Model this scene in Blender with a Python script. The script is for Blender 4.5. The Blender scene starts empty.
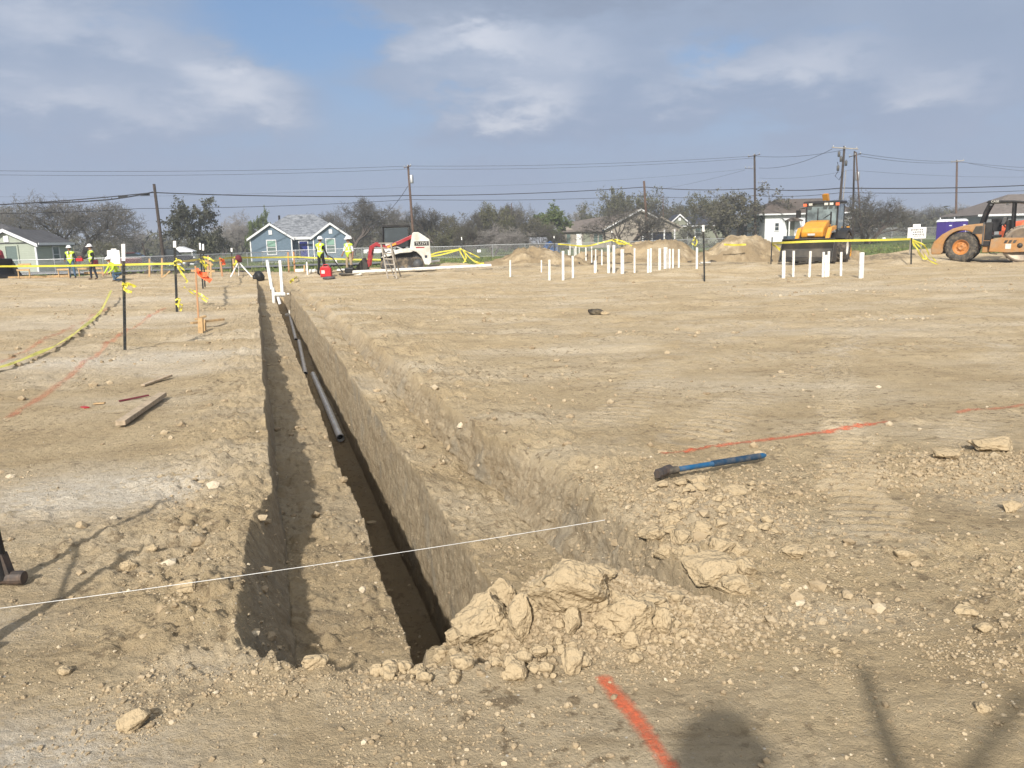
import bpy, bmesh, math, random
import numpy as np
from mathutils import Vector, Matrix
random.seed(7); rng=np.random.default_rng(7)
S=bpy.context.scene; C=S.collection
PI=math.pi
# ------------------------------------------------------------ camera
F=770.; PITCH=math.atan(144/770.); ROLL=math.radians(1.3); CH=1.6
fw=np.array([0,math.cos(PITCH),-math.sin(PITCH)]); r0=np.array([1.,0,0]); u0=np.cross(r0,fw)
RT=r0*math.cos(ROLL)-u0*math.sin(ROLL); UP=u0*math.cos(ROLL)+r0*math.sin(ROLL)
cam=bpy.data.cameras.new('camera'); co=bpy.data.objects.new('camera',cam); C.objects.link(co)
m=Matrix(((RT[0],UP[0],-fw[0],0),(RT[1],UP[1],-fw[1],0),(RT[2],UP[2],-fw[2],CH),(0,0,0,1)))
co.matrix_world=m
cam.sensor_width=36; cam.lens=F/1024*36; cam.clip_start=.05; cam.clip_end=8000
S.camera=co
# ------------------------------------------------------------ sun, sky, exposure
SEL=math.radians(33); SAZ=math.radians(14)      # shadows run 14 deg to the right of straight ahead
sd=Vector((math.sin(SAZ)*math.cos(SEL),math.cos(SAZ)*math.cos(SEL),-math.sin(SEL)))
sl=bpy.data.lights.new('sun','SUN'); sl.energy=5.0; sl.angle=math.radians(1.5); sl.color=(1,.94,.855)
so=bpy.data.objects.new('sun',sl); C.objects.link(so); so.rotation_euler=sd.to_track_quat('-Z','Y').to_euler()
S.view_settings.view_transform='Standard'; S.view_settings.look='None'; S.view_settings.exposure=0.30; S.view_settings.gamma=1
W=bpy.data.worlds.new('World'); S.world=W; W.use_nodes=True
nt=W.node_tree; nt.nodes.clear()
def N(t,**k):
    n=nt.nodes.new(t)
    for a,b in k.items(): setattr(n,a,b)
    return n
def inp(n,i,v):
    if hasattr(v,'is_output'): nt.links.new(v,n.inputs[i])
    else: n.inputs[i].default_value=v
def M(op,a,b=None,c=None,clamp=False):
    n=N('ShaderNodeMath',operation=op,use_clamp=clamp); inp(n,0,a)
    if b is not None: inp(n,1,b)
    if c is not None: inp(n,2,c)
    return n.outputs[0]
def sstep(x,a,b):
    n=N('ShaderNodeMapRange',interpolation_type='SMOOTHSTEP'); inp(n,0,x); inp(n,1,a); inp(n,2,b); return n.outputs[0]
def mixc(f,a,b):
    n=N('ShaderNodeMix',data_type='RGBA'); inp(n,0,f); inp(n,6,a); inp(n,7,b); return n.outputs[2]
sky=N('ShaderNodeTexSky',sky_type='NISHITA'); sky.sun_disc=False; sky.sun_elevation=SEL; sky.sun_rotation=math.radians(194)
sky.air_density=1.0; sky.dust_density=1.5; sky.ozone_density=1.5
tc=N('ShaderNodeTexCoord'); sp=N('ShaderNodeSeparateXYZ'); nt.links.new(tc.outputs['Generated'],sp.inputs[0])
X,Y,Z=sp.outputs
az=M('ARCTAN2',X,Y); el=M('ARCSINE',Z)
vm=N('ShaderNodeVectorMath',operation='MULTIPLY'); nt.links.new(tc.outputs['Generated'],vm.inputs[0]); vm.inputs[1].default_value=(1,1,2.6)
def noise(scale,det,rough,dist=0.,off=0):
    a=N('ShaderNodeVectorMath',operation='ADD'); nt.links.new(vm.outputs[0],a.inputs[0]); a.inputs[1].default_value=(off,off*.7,off*.3)
    n=N('ShaderNodeTexNoise'); nt.links.new(a.outputs[0],n.inputs['Vector']); n.inputs['Scale'].default_value=scale
    n.inputs['Detail'].default_value=det; n.inputs['Roughness'].default_value=rough; n.inputs['Distortion'].default_value=dist; return n.outputs[0]
n1=noise(5.5,9,.55,.15,3.1); n2=noise(2.2,5,.5,0,8.4); n3=noise(13,6,.6,.2,1.7)
wx=M('MULTIPLY_ADD',n1,.19,-.095); wy=M('MULTIPLY_ADD',n3,.11,-.055)
azw=M('ADD',az,wx); elw=M('ADD',el,wy)
def ray(px,py): return fw*F+RT*(px-512)-UP*(py-384)
def blob(px,py,sx,sy,amp):
    d=ray(px,py); d=d/np.linalg.norm(d); a=math.atan2(d[0],d[1]); e=math.asin(d[2])
    dx=M('MULTIPLY',M('SUBTRACT',azw,a),F/sx); dy=M('MULTIPLY',M('SUBTRACT',elw,e),F/sy)
    r=M('ADD',M('MULTIPLY',dx,dx),M('MULTIPLY',dy,dy))
    return M('MULTIPLY',M('EXPONENT',M('MULTIPLY',r,-1.)),amp)
def total(bl):
    t=None
    for b in bl:
        o=blob(*b); t=o if t is None else M('ADD',t,o)
    return t
cov=total([(60,40,150,45,.5),(40,105,120,35,.45),(240,100,85,38,.5),(500,95,110,50,.62),(600,50,90,60,.3),(480,45,80,30,.3),(790,78,170,42,.5),
  (940,90,90,40,.35),(640,-5,420,26,.55),(930,0,160,45,.4),(300,25,100,38,-.40),(400,85,40,60,-.25),(680,60,35,22,-.35),(860,40,60,20,-.25),(330,95,40,30,-.2)])
bri=total([(40,95,75,16,.42),(235,88,60,22,.55),(70,30,80,26,.4),(505,100,62,24,.85),(485,42,60,18,.5),(590,55,50,20,.22),(800,62,90,22,.38),(700,78,50,22,.2),(935,84,45,16,.35),(150,118,120,12,.1)])
drk=total([(600,-15,260,26,1.),(760,130,260,25,.25),(150,150,200,20,.2),(980,20,120,30,.25)])
dens=sstep(M('ADD',M('MULTIPLY_ADD',n1,1.3,-.30),cov),.28,.72)
lite=sstep(M('ADD',M('MULTIPLY',bri,M('MULTIPLY_ADD',n1,2.1,-.12)),M('MULTIPLY_ADD',n3,.35,-.15)),.02,.70)
grey=mixc(sstep(n2,.3,.7),(.265,.325,.44,1),(.33,.385,.49,1))
grey=mixc(M('MULTIPLY',drk,.55,clamp=True),grey,(.20,.235,.31,1))
cl=mixc(M('MULTIPLY',lite,.85),grey,(.62,.635,.69,1))
sk=N('ShaderNodeMix',data_type='RGBA',blend_type='MULTIPLY'); sk.inputs[0].default_value=1; nt.links.new(sky.outputs[0],sk.inputs[6]); sk.inputs[7].default_value=(.088,.088,.088,1)
bl=mixc(.45,sk.outputs[2],(.2,.335,.60,1))
haze=mixc(M('MULTIPLY',sstep(el,.0,.03),.0),(.30,.355,.475,1),(.30,.355,.475,1))
hm=M('SUBTRACT',1.,sstep(el,.05,.24)); hm=M('MULTIPLY',hm,.92)
col=mixc(M('MULTIPLY',dens,.9),bl,cl); col=mixc(hm,col,mixc(M('MULTIPLY',lite,.8),haze,(.5,.52,.58,1)))
# unseen sky behind the camera and overhead brightened as thin cloud, for extra fill light
dv=N('ShaderNodeVectorMath',operation='DOT_PRODUCT'); nt.links.new(tc.outputs['Generated'],dv.inputs[0]); dv.inputs[1].default_value=tuple(-sd)
nearsun=sstep(dv.outputs['Value'],.0,1.); over=sstep(el,.42,1.1)
col=mixc(M('MULTIPLY',over,.85),col,(.60,.60,.61,1)); col=mixc(M('MULTIPLY',nearsun,.9),col,(.98,.95,.89,1))
bg=N('ShaderNodeBackground'); nt.links.new(col,bg.inputs[0]); bg.inputs[1].default_value=1.0
wo=N('ShaderNodeOutputWorld'); nt.links.new(bg.outputs[0],wo.inputs[0])

# ------------------------------------------------------------ materials
def mat(name,col,rough=.8,metal=0.,var=.12,scale=8.,bump=0.,bscale=30.,spec=.3,dirt=None,dscale=3.,alpha=1.,coords='Object',trans=0.):
    m=bpy.data.materials.new(name); m.use_nodes=True; t=m.node_tree; b=t.nodes['Principled BSDF']
    b.inputs['Roughness'].default_value=rough; b.inputs['Metallic'].default_value=metal; b.inputs['Specular IOR Level'].default_value=spec
    if trans: b.inputs['Transmission Weight'].default_value=trans
    tcn=t.nodes.new('ShaderNodeTexCoord')
    n=t.nodes.new('ShaderNodeTexNoise'); n.inputs['Scale'].default_value=scale; n.inputs['Detail'].default_value=5; t.links.new(tcn.outputs[coords],n.inputs['Vector'])
    r=t.nodes.new('ShaderNodeMapRange'); t.links.new(n.outputs[0],r.inputs[0]); r.inputs[1].default_value=.3; r.inputs[2].default_value=.7
    x=t.nodes.new('ShaderNodeMix'); x.data_type='RGBA'; t.links.new(r.outputs[0],x.inputs[0])
    x.inputs[6].default_value=tuple(c*(1-var) for c in col)+(1,); x.inputs[7].default_value=tuple(min(1,c*(1+var)) for c in col)+(1,)
    out=x.outputs[2]
    if dirt:
        n2=t.nodes.new('ShaderNodeTexNoise'); n2.inputs['Scale'].default_value=dscale; n2.inputs['Detail'].default_value=7; n2.inputs['Roughness'].default_value=.65; t.links.new(tcn.outputs[coords],n2.inputs['Vector'])
        r2=t.nodes.new('ShaderNodeMapRange'); t.links.new(n2.outputs[0],r2.inputs[0]); r2.inputs[1].default_value=.45; r2.inputs[2].default_value=.68; r2.inputs[4].default_value=dirt[3] if len(dirt)>3 else .6
        y=t.nodes.new('ShaderNodeMix'); y.data_type='RGBA'; t.links.new(r2.outputs[0],y.inputs[0]); t.links.new(out,y.inputs[6]); y.inputs[7].default_value=tuple(dirt[:3])+(1,); out=y.outputs[2]
    t.links.new(out,b.inputs['Base Color'])
    if bump:
        nb=t.nodes.new('ShaderNodeTexNoise'); nb.inputs['Scale'].default_value=bscale; nb.inputs['Detail'].default_value=4; t.links.new(tcn.outputs[coords],nb.inputs['Vector'])
        bb=t.nodes.new('ShaderNodeBump'); bb.inputs['Distance'].default_value=bump; t.links.new(nb.outputs[0],bb.inputs['Height']); t.links.new(bb.outputs[0],b.inputs['Normal'])
    return m
DUST=(.33,.26,.17,.55)
MT=dict(
 pvc=mat('white_pvc',(.74,.74,.71),.45,dirt=(.45,.38,.28,.75),dscale=5,spec=.5),
 greypvc=mat('grey_pvc',(.74,.75,.77),.4,dirt=(.5,.45,.38,.4),dscale=6,spec=.5),
 wood=mat('raw_lumber',(.42,.28,.14),.85,var=.25,scale=14,dirt=(.25,.2,.14,.5)),
 woodgrey=mat('weathered_lumber',(.34,.27,.19),.9,var=.3,scale=20,dirt=(.35,.28,.2,.6)),
 pole=mat('creosote_pole',(.055,.042,.034),.95,var=.35,scale=4),
 polebrown=mat('brown_pole',(.11,.07,.05),.95,var=.3,scale=4),
 polelight=mat('pale_pole',(.3,.27,.23),.9,var=.2,scale=4),
 wire=mat('wire',(.03,.03,.035),.6), steel=mat('galvanised',(.42,.43,.44),.45,.7),
 postdark=mat('post_dark_paint',(.012,.016,.018),.55,dirt=(.2,.16,.11,.35),dscale=9),
 white=mat('white_paint',(.8,.8,.79),.5,dirt=(.5,.45,.38,.3)), trim=mat('white_trim',(.62,.63,.64),.6,var=.05),
 tape=mat('yellow_tape',(.56,.50,.06),.35,var=.1,spec=.5), black=mat('black_paint',(.012,.012,.013),.45,dirt=(.05,.045,.04,.5)),
 rubber=mat('rubber',(.045,.042,.038),.85,dirt=(.20,.165,.12,.8),dscale=7,bump=.01),
 glass=mat('dark_glass',(.03,.04,.045),.08,spec=.8,var=.3,scale=2), glasslight=mat('cab_glass',(.12,.155,.16),.06,spec=.9,var=.6,scale=3),
 red=mat('red_paint',(.27,.01,.018),.4,dirt=(.3,.16,.12,.35),spec=.5), redcan=mat('red_plastic',(.40,.012,.018),.4,spec=.4),
 yellow=mat('yellow_machine_paint',(.60,.27,.02),.4,dirt=(.4,.26,.1,.4),spec=.5),
 orange=mat('ochre_machine_paint',(.34,.17,.055),.55,dirt=(.27,.2,.13,.8),dscale=2.2,spec=.4),
 rim=mat('orange_rim',(.42,.17,.04),.5,dirt=(.3,.2,.12,.6)),
 mwhite=mat('machine_white',(.55,.55,.51),.45,dirt=(.36,.3,.22,.6),dscale=2.5,spec=.5),
 mgrey=mat('machine_grey',(.06,.065,.07),.5,dirt=(.16,.13,.1,.5)), drum=mat('steel_drum',(.24,.2,.16),.5,.4,dirt=(.33,.27,.19,.8),dscale=2),
 track=mat('rubber_track',(.05,.045,.04),.9,dirt=(.28,.22,.15,.9),dscale=3,bump=.02),
 bucket=mat('worn_steel',(.05,.047,.042),.55,.4,dirt=(.13,.11,.085,.8),dscale=1.5),
 purple=mat('purple_plastic',(.06,.035,.22),.45), whiteroof=mat('white_plastic',(.72,.74,.78),.5),
 vest=mat('hivis',(.42,.58,.04),.7,var=.1), silver=mat('reflective_strip',(.55,.57,.58),.35),
 navy=mat('navy_cloth',(.018,.022,.035),.9), blackc=mat('black_cloth',(.012,.012,.014),.9), jeans=mat('denim',(.07,.12,.19),.9), khaki=mat('khaki_cloth',(.32,.25,.17),.9),
 maroon=mat('maroon_cloth',(.12,.02,.03),.9), whitec=mat('white_cloth',(.65,.65,.66),.9),
 skin=mat('skin',(.42,.24,.16),.55,var=.06), skin2=mat('skin_brown',(.24,.13,.08),.55,var=.06), hair=mat('hair',(.02,.014,.01),.7), boot=mat('boot',(.09,.06,.04),.8,dirt=DUST),
 hat=mat('hardhat_white',(.82,.82,.82),.3,spec=.5,var=.03),
 blueg=mat('blue_grip',(.012,.04,.08),.6,dirt=(.2,.17,.13,.5),dscale=14), blueh=mat('blue_handle',(.01,.085,.19),.4,dirt=(.2,.17,.13,.4),dscale=20), iron=mat('rusty_iron',(.07,.06,.055),.6,.4,dirt=(.16,.11,.08,.7),dscale=20),
 hvorange=mat('fluorescent_orange',(.75,.14,.05),.6,var=.08), dkorange=mat('orange_wood',(.38,.21,.11),.8),
 mud=mat('dried_mud',(.33,.28,.21),.95,bump=.01,bscale=25),
 sock=mat('black_soil_sock',(.045,.038,.03),.9,var=.5,dirt=(.2,.16,.1,.7),dscale=1.2,bump=.03,bscale=8), bluetarp=mat('blue_tarp',(.02,.13,.42),.5),
 string=mat('white_string',(.62,.62,.6),.7), carred=mat('dark_red_car',(.08,.008,.012),.25,spec=.6), carblack=mat('black_car',(.012,.013,.015),.25,spec=.6), carwhite=mat('white_car',(.7,.7,.7),.3,spec=.6),
)
def siding(name,col,pitch=.18,var=.06):
    m=mat(name,col,.75,var=var,scale=3,coords='Object'); t=m.node_tree; b=t.nodes['Principled BSDF']
    tcn=t.nodes.new('ShaderNodeTexCoord'); s=t.nodes.new('ShaderNodeSeparateXYZ'); t.links.new(tcn.outputs['Object'],s.inputs[0])
    a=t.nodes.new('ShaderNodeMath'); a.operation='DIVIDE'; t.links.new(s.outputs[2],a.inputs[0]); a.inputs[1].default_value=pitch
    f=t.nodes.new('ShaderNodeMath'); f.operation='FRACT'; t.links.new(a.outputs[0],f.inputs[0])
    bb=t.nodes.new('ShaderNodeBump'); bb.inputs['Distance'].default_value=.03; bb.inputs['Strength'].default_value=1; t.links.new(f.outputs[0],bb.inputs['Height']); t.links.new(bb.outputs[0],b.inputs['Normal'])
    return m
def shingle(name,col,col2):
    m=mat(name,col,.95,var=.1,scale=30); t=m.node_tree; b=t.nodes['Principled BSDF']
    tcn=t.nodes.new('ShaderNodeTexCoord'); v=t.nodes.new('ShaderNodeTexVoronoi'); v.inputs['Scale'].default_value=3.; mp=t.nodes.new('ShaderNodeMapping'); mp.inputs['Scale'].default_value=(1,2,2.5)
    t.links.new(tcn.outputs['Object'],mp.inputs[0]); t.links.new(mp.outputs[0],v.inputs['Vector'])
    s=t.nodes.new('ShaderNodeSeparateColor'); t.links.new(v.outputs['Color'],s.inputs[0])
    x=t.nodes.new('ShaderNodeMix'); x.data_type='RGBA'; t.links.new(s.outputs[0],x.inputs[0]); x.inputs[6].default_value=col+(1,); x.inputs[7].default_value=col2+(1,)
    t.links.new(x.outputs[2],b.inputs['Base Color']); return m
MT.update(sage=siding('sage_siding',(.36,.40,.33)),bluesid=siding('blue_siding',(.135,.19,.25)),whitesid=siding('white_siding',(.72,.74,.76)),tansid=siding('tan_wall',(.36,.32,.27),.1),olivesid=siding('olive_wall',(.25,.26,.20)),greysid=siding('grey_wall',(.2,.21,.22)),
 r_dark=shingle('charcoal_shingle',(.05,.05,.055),(.085,.085,.09)), r_grey=shingle('grey_shingle',(.09,.10,.115),(.24,.255,.28)), r_brown=shingle('brown_shingle',(.1,.085,.075),(.16,.135,.12)), r_dbrown=shingle('dark_brown_shingle',(.075,.06,.05),(.12,.1,.085)), r_slate=shingle('slate_shingle',(.03,.035,.05),(.05,.055,.075)),
 bluedoor=mat('blue_door',(.01,.02,.16),.4), pane=mat('window_pane',(.10,.14,.13),.15,spec=.8), mint=mat('mint_shade',(.2,.33,.27),.8))

# ------------------------------------------------------------ mesh helpers
def tag(o,label=None,cat=None,group=None,kind=None):
    if label: o['label']=label
    if cat: o['category']=cat
    if group: o['group']=group
    if kind: o['kind']=kind
    return o
def thing(name,label,cat,loc=(0,0,0),rz=0,group=None):
    o=bpy.data.objects.new(name,None); C.objects.link(o); o.location=loc; o.rotation_euler=(0,0,rz); o.empty_display_size=.2
    return tag(o,label,cat,group)
def rotz(a): return np.array([[math.cos(a),-math.sin(a),0],[math.sin(a),math.cos(a),0],[0,0,1]])
def eul(rx=0,ry=0,rz=0): return np.array(Matrix.Rotation(rz,3,'Z')@Matrix.Rotation(ry,3,'Y')@Matrix.Rotation(rx,3,'X'))
class MB:
    def __init__(s): s.v=[]; s.f=[]; s.m=[]; s.n=0; s.smooth=[]
    def add(s,v,f,mi=0,sm=False):
        v=np.asarray(v,float).reshape(-1,3); s.v.append(v); s.f+=[tuple(int(i)+s.n for i in q) for q in f]; s.m+=[mi]*len(f); s.smooth+=[sm]*len(f); s.n+=len(v); return s
    def box(s,c,d,R=None,mi=0,taper=(1,1)):
        h=np.array(d)/2.; v=np.array([[x,y,z] for z in(-1,1) for y in(-1,1) for x in(-1,1)],float)
        v[4:,0]*=taper[0]; v[4:,1]*=taper[1]; v=v*h
        if R is not None: v=v@np.asarray(R).T
        return s.add(v+np.array(c),[(0,2,3,1),(4,5,7,6),(0,1,5,4),(2,6,7,3),(0,4,6,2),(1,3,7,5)],mi)
    def prism(s,poly,a,b,axis='y',mi=0):
        n=len(poly); 
        def P(p,w):
            return {'y':(p[0],w,p[1]),'x':(w,p[0],p[1]),'z':(p[0],p[1],w)}[axis]
        v=[P(p,a) for p in poly]+[P(p,b) for p in poly]
        f=[tuple(range(n)),tuple(range(2*n-1,n-1,-1))]+[(i,n+i,n+(i+1)%n,(i+1)%n) for i in range(n)]
        return s.add(v,f,mi)
    def tube(s,pts,r,n=8,mi=0,cap=True,sm=True):
        pts=[np.array(p,float) for p in pts]; k=len(pts); rs=r if hasattr(r,'__len__') else [r]*k; V=[]; u=None
        for i,p in enumerate(pts):
            t=pts[min(i+1,k-1)]-pts[max(i-1,0)]; t=t/(np.linalg.norm(t)+1e-9)
            if u is None: u=np.cross(t,[0,0,1.]) if abs(t[2])<.9 else np.cross(t,[0,1.,0])
            u=u-t*(u@t); u=u/(np.linalg.norm(u)+1e-9); w=np.cross(t,u)
            for j in range(n):
                a=2*PI*(j+.5)/n; V.append(p+rs[i]*(u*math.cos(a)+w*math.sin(a)))
        f=[(i*n+j,i*n+(j+1)%n,(i+1)*n+(j+1)%n,(i+1)*n+j) for i in range(k-1) for j in range(n)]
        s.add(V,f,mi,sm)
        if cap: s.add(V[:n],[tuple(range(n-1,-1,-1))],mi); s.add(V[-n:],[tuple(range(n))],mi)
        return s
    def lathe(s,prof,c,axis='z',n=20,mi=0,sm=True,R=None):
        # prof: (radius, along)
        V=[]
        for r,z in prof:
            for j in range(n):
                a=2*PI*j/n; x,y=r*math.cos(a),r*math.sin(a)
                V.append({'z':(x,y,z),'y':(x,z,y),'x':(z,x,y)}[axis])
        V=np.array(V); 
        if R is not None: V=V@np.asarray(R).T
        V=V+np.array(c)
        f=[(i*n+j,i*n+(j+1)%n,(i+1)*n+(j+1)%n,(i+1)*n+j) for i in range(len(prof)-1) for j in range(n)]
        s.add(V,f,mi,sm); return s
    def quad(s,a,b,c,d,mi=0): return s.add([a,b,c,d],[(0,1,2,3)],mi)
    def build(s,name,mats,parent=None,bev=0,seg=2,xf=None):
        me=bpy.data.meshes.new(name); v=np.concatenate(s.v) if s.v else np.zeros((0,3))
        me.from_pydata([tuple(p) for p in v],[],s.f)
        if not isinstance(mats,(list,tuple)): mats=[mats]
        for q in mats: me.materials.append(MT[q] if isinstance(q,str) else q)
        me.polygons.foreach_set('material_index',s.m); me.polygons.foreach_set('use_smooth',s.smooth)
        bm=bmesh.new(); bm.from_mesh(me); bmesh.ops.recalc_face_normals(bm,faces=bm.faces); bm.to_mesh(me); bm.free()
        o=bpy.data.objects.new(name,me); C.objects.link(o)
        if parent is not None: o.parent=parent
        if bev:
            b=o.modifiers.new('bevel','BEVEL'); b.width=bev; b.segments=seg; b.limit_method='ANGLE'; b.angle_limit=math.radians(35)
        return o
def copytree(o,parent=None):
    c=o.copy(); C.objects.link(c); c.parent=parent
    for ch in o.children: copytree(ch,c)
    return c
def text_mesh(name,body,size,material,parent,loc,rot,depth=.004,align='CENTER'):
    cu=bpy.data.curves.new(name,'FONT'); cu.body=body; cu.size=size; cu.align_x=align; cu.align_y='CENTER'; cu.extrude=depth
    o=bpy.data.objects.new(name,cu); C.objects.link(o); dg=bpy.context.evaluated_depsgraph_get(); dg.update()
    me=bpy.data.meshes.new_from_object(o.evaluated_get(dg)); bpy.data.objects.remove(o)
    me.materials.clear(); me.materials.append(MT[material]); q=bpy.data.objects.new(name,me); C.objects.link(q); q.parent=parent; q.location=loc; q.rotation_euler=rot
    return q
# ------------------------------------------------------------ numeric noise
def h2(ix,iy,s):
    a=(ix.astype(np.int64)*374761393+iy.astype(np.int64)*668265263+s*1442695041)&0xffffffff
    a=((a^(a>>13))*1274126177)&0xffffffff; a=a^(a>>16); a=(a*2246822519)&0xffffffff; a^=a>>15
    return a.astype(np.float64)/4294967296.
def vn(x,y,s=0):
    ix=np.floor(x);iy=np.floor(y);fx=x-ix;fy=y-iy;fx=fx*fx*fx*(fx*(fx*6-15)+10);fy=fy*fy*fy*(fy*(fy*6-15)+10)
    a=h2(ix,iy,s);b=h2(ix+1,iy,s);c=h2(ix,iy+1,s);d=h2(ix+1,iy+1,s)
    return (a+(b-a)*fx+(c-a)*fy+(a-b-c+d)*fx*fy)*2-1
def fbm(x,y,o=4,s=0,g=.5):
    t=0;a=1;n=0
    for k in range(o):
        t=t+a*vn(x*1.02+k*17.3,y+k*9.1,s+k); n+=a; a*=g; x,y=(x*1.72+y*1.05),(y*1.72-x*1.05)
    return t/n
def clod(x,y,cell,s,prob=.6,sq=.6):
    X=x/cell;Y=y/cell;ix=np.floor(X);iy=np.floor(Y);out=np.zeros_like(X)
    for a in(-1,0,1):
        for b in(-1,0,1):
            cx=ix+a;cy=iy+b;jx=cx+.15+.7*h2(cx,cy,s);jy=cy+.15+.7*h2(cx,cy,s+1);r=.22+.36*h2(cx,cy,s+2)**1.6;on=h2(cx,cy,s+3)<prob
            th=h2(cx,cy,s+4)*PI; dx=X-jx;dy=Y-jy;c=np.cos(th);q=np.sin(th);e=.65+.35*h2(cx,cy,s+5)
            d=((dx*c+dy*q)/r)**2+((dy*c-dx*q)/(r*e))**2
            out=np.maximum(out,np.where(on,np.sqrt(np.clip(1-d,0,1))*r*sq,0))
    return out*cell
def ss(x,a,b):
    t=np.clip((np.asarray(x,float)-a)/(b-a),0,1); return t*t*(3-2*t)
def smooth_mesh(name,verts,quads,mats,parent=None,smooth=True):
    me=bpy.data.meshes.new(name); n=len(verts); me.vertices.add(n); me.vertices.foreach_set('co',np.asarray(verts,np.float32).ravel())
    q=np.asarray(quads,np.int32); k=q.shape[1]; me.loops.add(q.size); me.loops.foreach_set('vertex_index',q.ravel()); me.polygons.add(len(q))
    me.polygons.foreach_set('loop_start',np.arange(0,q.size,k,dtype=np.int32))
    try: me.polygons.foreach_set('loop_total',np.full(len(q),k,np.int32))
    except Exception: pass
    me.polygons.foreach_set('use_smooth',np.full(len(q),smooth)); me.update(calc_edges=True)
    for a in (mats if isinstance(mats,(list,tuple)) else [mats]): me.materials.append(a)
    o=bpy.data.objects.new(name,me); C.objects.link(o)
    if parent is not None: o.parent=parent
    return o
def attr(o,name,vals):
    a=o.data.attributes.new(name,'FLOAT','POINT'); a.data.foreach_set('value',np.asarray(vals,np.float32).ravel())
# ============================================================ GROUND with the trench
def ground_mat():
    m=bpy.data.materials.new('dry_clay_soil'); m.use_nodes=True; t=m.node_tree; b=t.nodes['Principled BSDF']; L=t.links.new
    b.inputs['Roughness'].default_value=.95; b.inputs['Specular IOR Level'].default_value=.12
    g=t.nodes.new('ShaderNodeNewGeometry')
    def nz(sc,det=6,ro=.6,mp=(1,1,1)):
        v=t.nodes.new('ShaderNodeMapping'); v.inputs['Scale'].default_value=mp; L(g.outputs['Position'],v.inputs[0])
        n=t.nodes.new('ShaderNodeTexNoise'); n.inputs['Scale'].default_value=sc; n.inputs['Detail'].default_value=det; n.inputs['Roughness'].default_value=ro; L(v.outputs[0],n.inputs['Vector']); return n.outputs[0]
    def mr(x,a,c,lo=0.,hi=1.):
        n=t.nodes.new('ShaderNodeMapRange'); n.interpolation_type='SMOOTHSTEP'; L(x,n.inputs[0]); n.inputs[1].default_value=a; n.inputs[2].default_value=c; n.inputs[3].default_value=lo; n.inputs[4].default_value=hi; return n.outputs[0]
    def mx(f,a,c):
        n=t.nodes.new('ShaderNodeMix'); n.data_type='RGBA'
        for i,v in((0,f),(6,a),(7,c)):
            if hasattr(v,'is_output'): L(v,n.inputs[i])
            else: n.inputs[i].default_value=v
        return n.outputs[2]
    def ml(a,c,op='MULTIPLY'):
        n=t.nodes.new('ShaderNodeMath'); n.operation=op
        for i,v in((0,a),(1,c)):
            if hasattr(v,'is_output'): L(v,n.inputs[i])
            else: n.inputs[i].default_value=v
        return n.outputs[0]
    def at(n):
        a=t.nodes.new('ShaderNodeAttribute'); a.attribute_name=n; return a.outputs['Fac']
    c=mx(mr(nz(1.3,7,.62),.3,.7),(.41,.315,.19,1),(.52,.412,.258,1))
    c=mx(mr(nz(.32,6,.6,(1,2.2,1)),.42,.72,0,.75),c,(.58,.50,.375,1))           # dusty pale areas
    c=mx(mr(nz(5.,6,.7),.5,.75,0,.5),c,(.27,.21,.14,1))
    c=mx(mr(nz(1.6,7,.7,(.55,2.2,1)),.56,.68,0,.6),c,(.27,.205,.125,1)); c=mx(mr(nz(2.6,7,.7,(.45,2.0,1)),.6,.72,0,.5),c,(.58,.49,.35,1))
    c=mx(ml(mr(nz(13,5,.65),.55,.63,0,.85),mr(nz(.7,4,.6),.38,.56)),c,(.23,.175,.11,1))  # clod-sized dark flecks: fresh soil, and clod shade put into the colour
    c=mx(mr(nz(60,3,.6),.60,.75,0,.55),c,(.56,.50,.40,1))                     # crumbs
    c=mx(mr(nz(85,3,.6,(1,1.1,1)),.60,.74,0,.6),c,(.20,.155,.10,1))
    v=t.nodes.new('ShaderNodeTexVoronoi'); v.inputs['Scale'].default_value=26; L(g.outputs['Position'],v.inputs['Vector'])
    sc=t.nodes.new('ShaderNodeSeparateColor'); L(v.outputs['Color'],sc.inputs[0])
    spk=ml(mr(v.outputs['Distance'],.16,.10),mr(sc.outputs[0],.9,.93)); c=mx(ml(spk,.75),c,(.68,.65,.58,1))      # caliche specks
    w=at('wall'); scr=nz(12,7,.72,(1.3,1.3,.9))
    cw=mx(mr(scr,.35,.68),(.31,.245,.16,1),(.49,.405,.285,1)); cw=mx(mr(nz(1.1,6,.65,(.5,.5,6.)),.5,.62,0,.4),cw,(.24,.18,.11,1)); cw=mx(mr(nz(2.2,5,.6),.52,.66,0,.55),cw,(.27,.255,.215,1))
    c=mx(ml(w,.85),c,cw)
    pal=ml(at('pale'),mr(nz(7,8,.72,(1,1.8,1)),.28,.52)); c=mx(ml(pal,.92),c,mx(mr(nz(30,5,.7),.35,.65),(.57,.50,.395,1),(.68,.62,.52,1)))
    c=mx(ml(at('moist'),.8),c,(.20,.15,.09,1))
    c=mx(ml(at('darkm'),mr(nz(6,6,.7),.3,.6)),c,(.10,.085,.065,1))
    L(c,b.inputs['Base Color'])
    h=ml(ml(nz(28,8,.75),1.),ml(nz(6,7,.72,(.9,1.2,1)),1.3),'ADD'); h2_=ml(nz(110,5,.7),.35); h3=ml(w,ml(scr,.5)); hs=ml(ml(h,h2_,'ADD'),h3,'ADD')
    bp=t.nodes.new('ShaderNodeBump'); bp.inputs['Distance'].default_value=.038; bp.inputs['Strength'].default_value=1.; L(hs,bp.inputs['Height']); L(bp.outputs[0],b.inputs['Normal'])
    return m
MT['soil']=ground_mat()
def gp(px,py,z=0.):
    r=ray(px,py); t=(z-CH)/r[2]; return np.array([0,0,CH])+r*t
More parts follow.
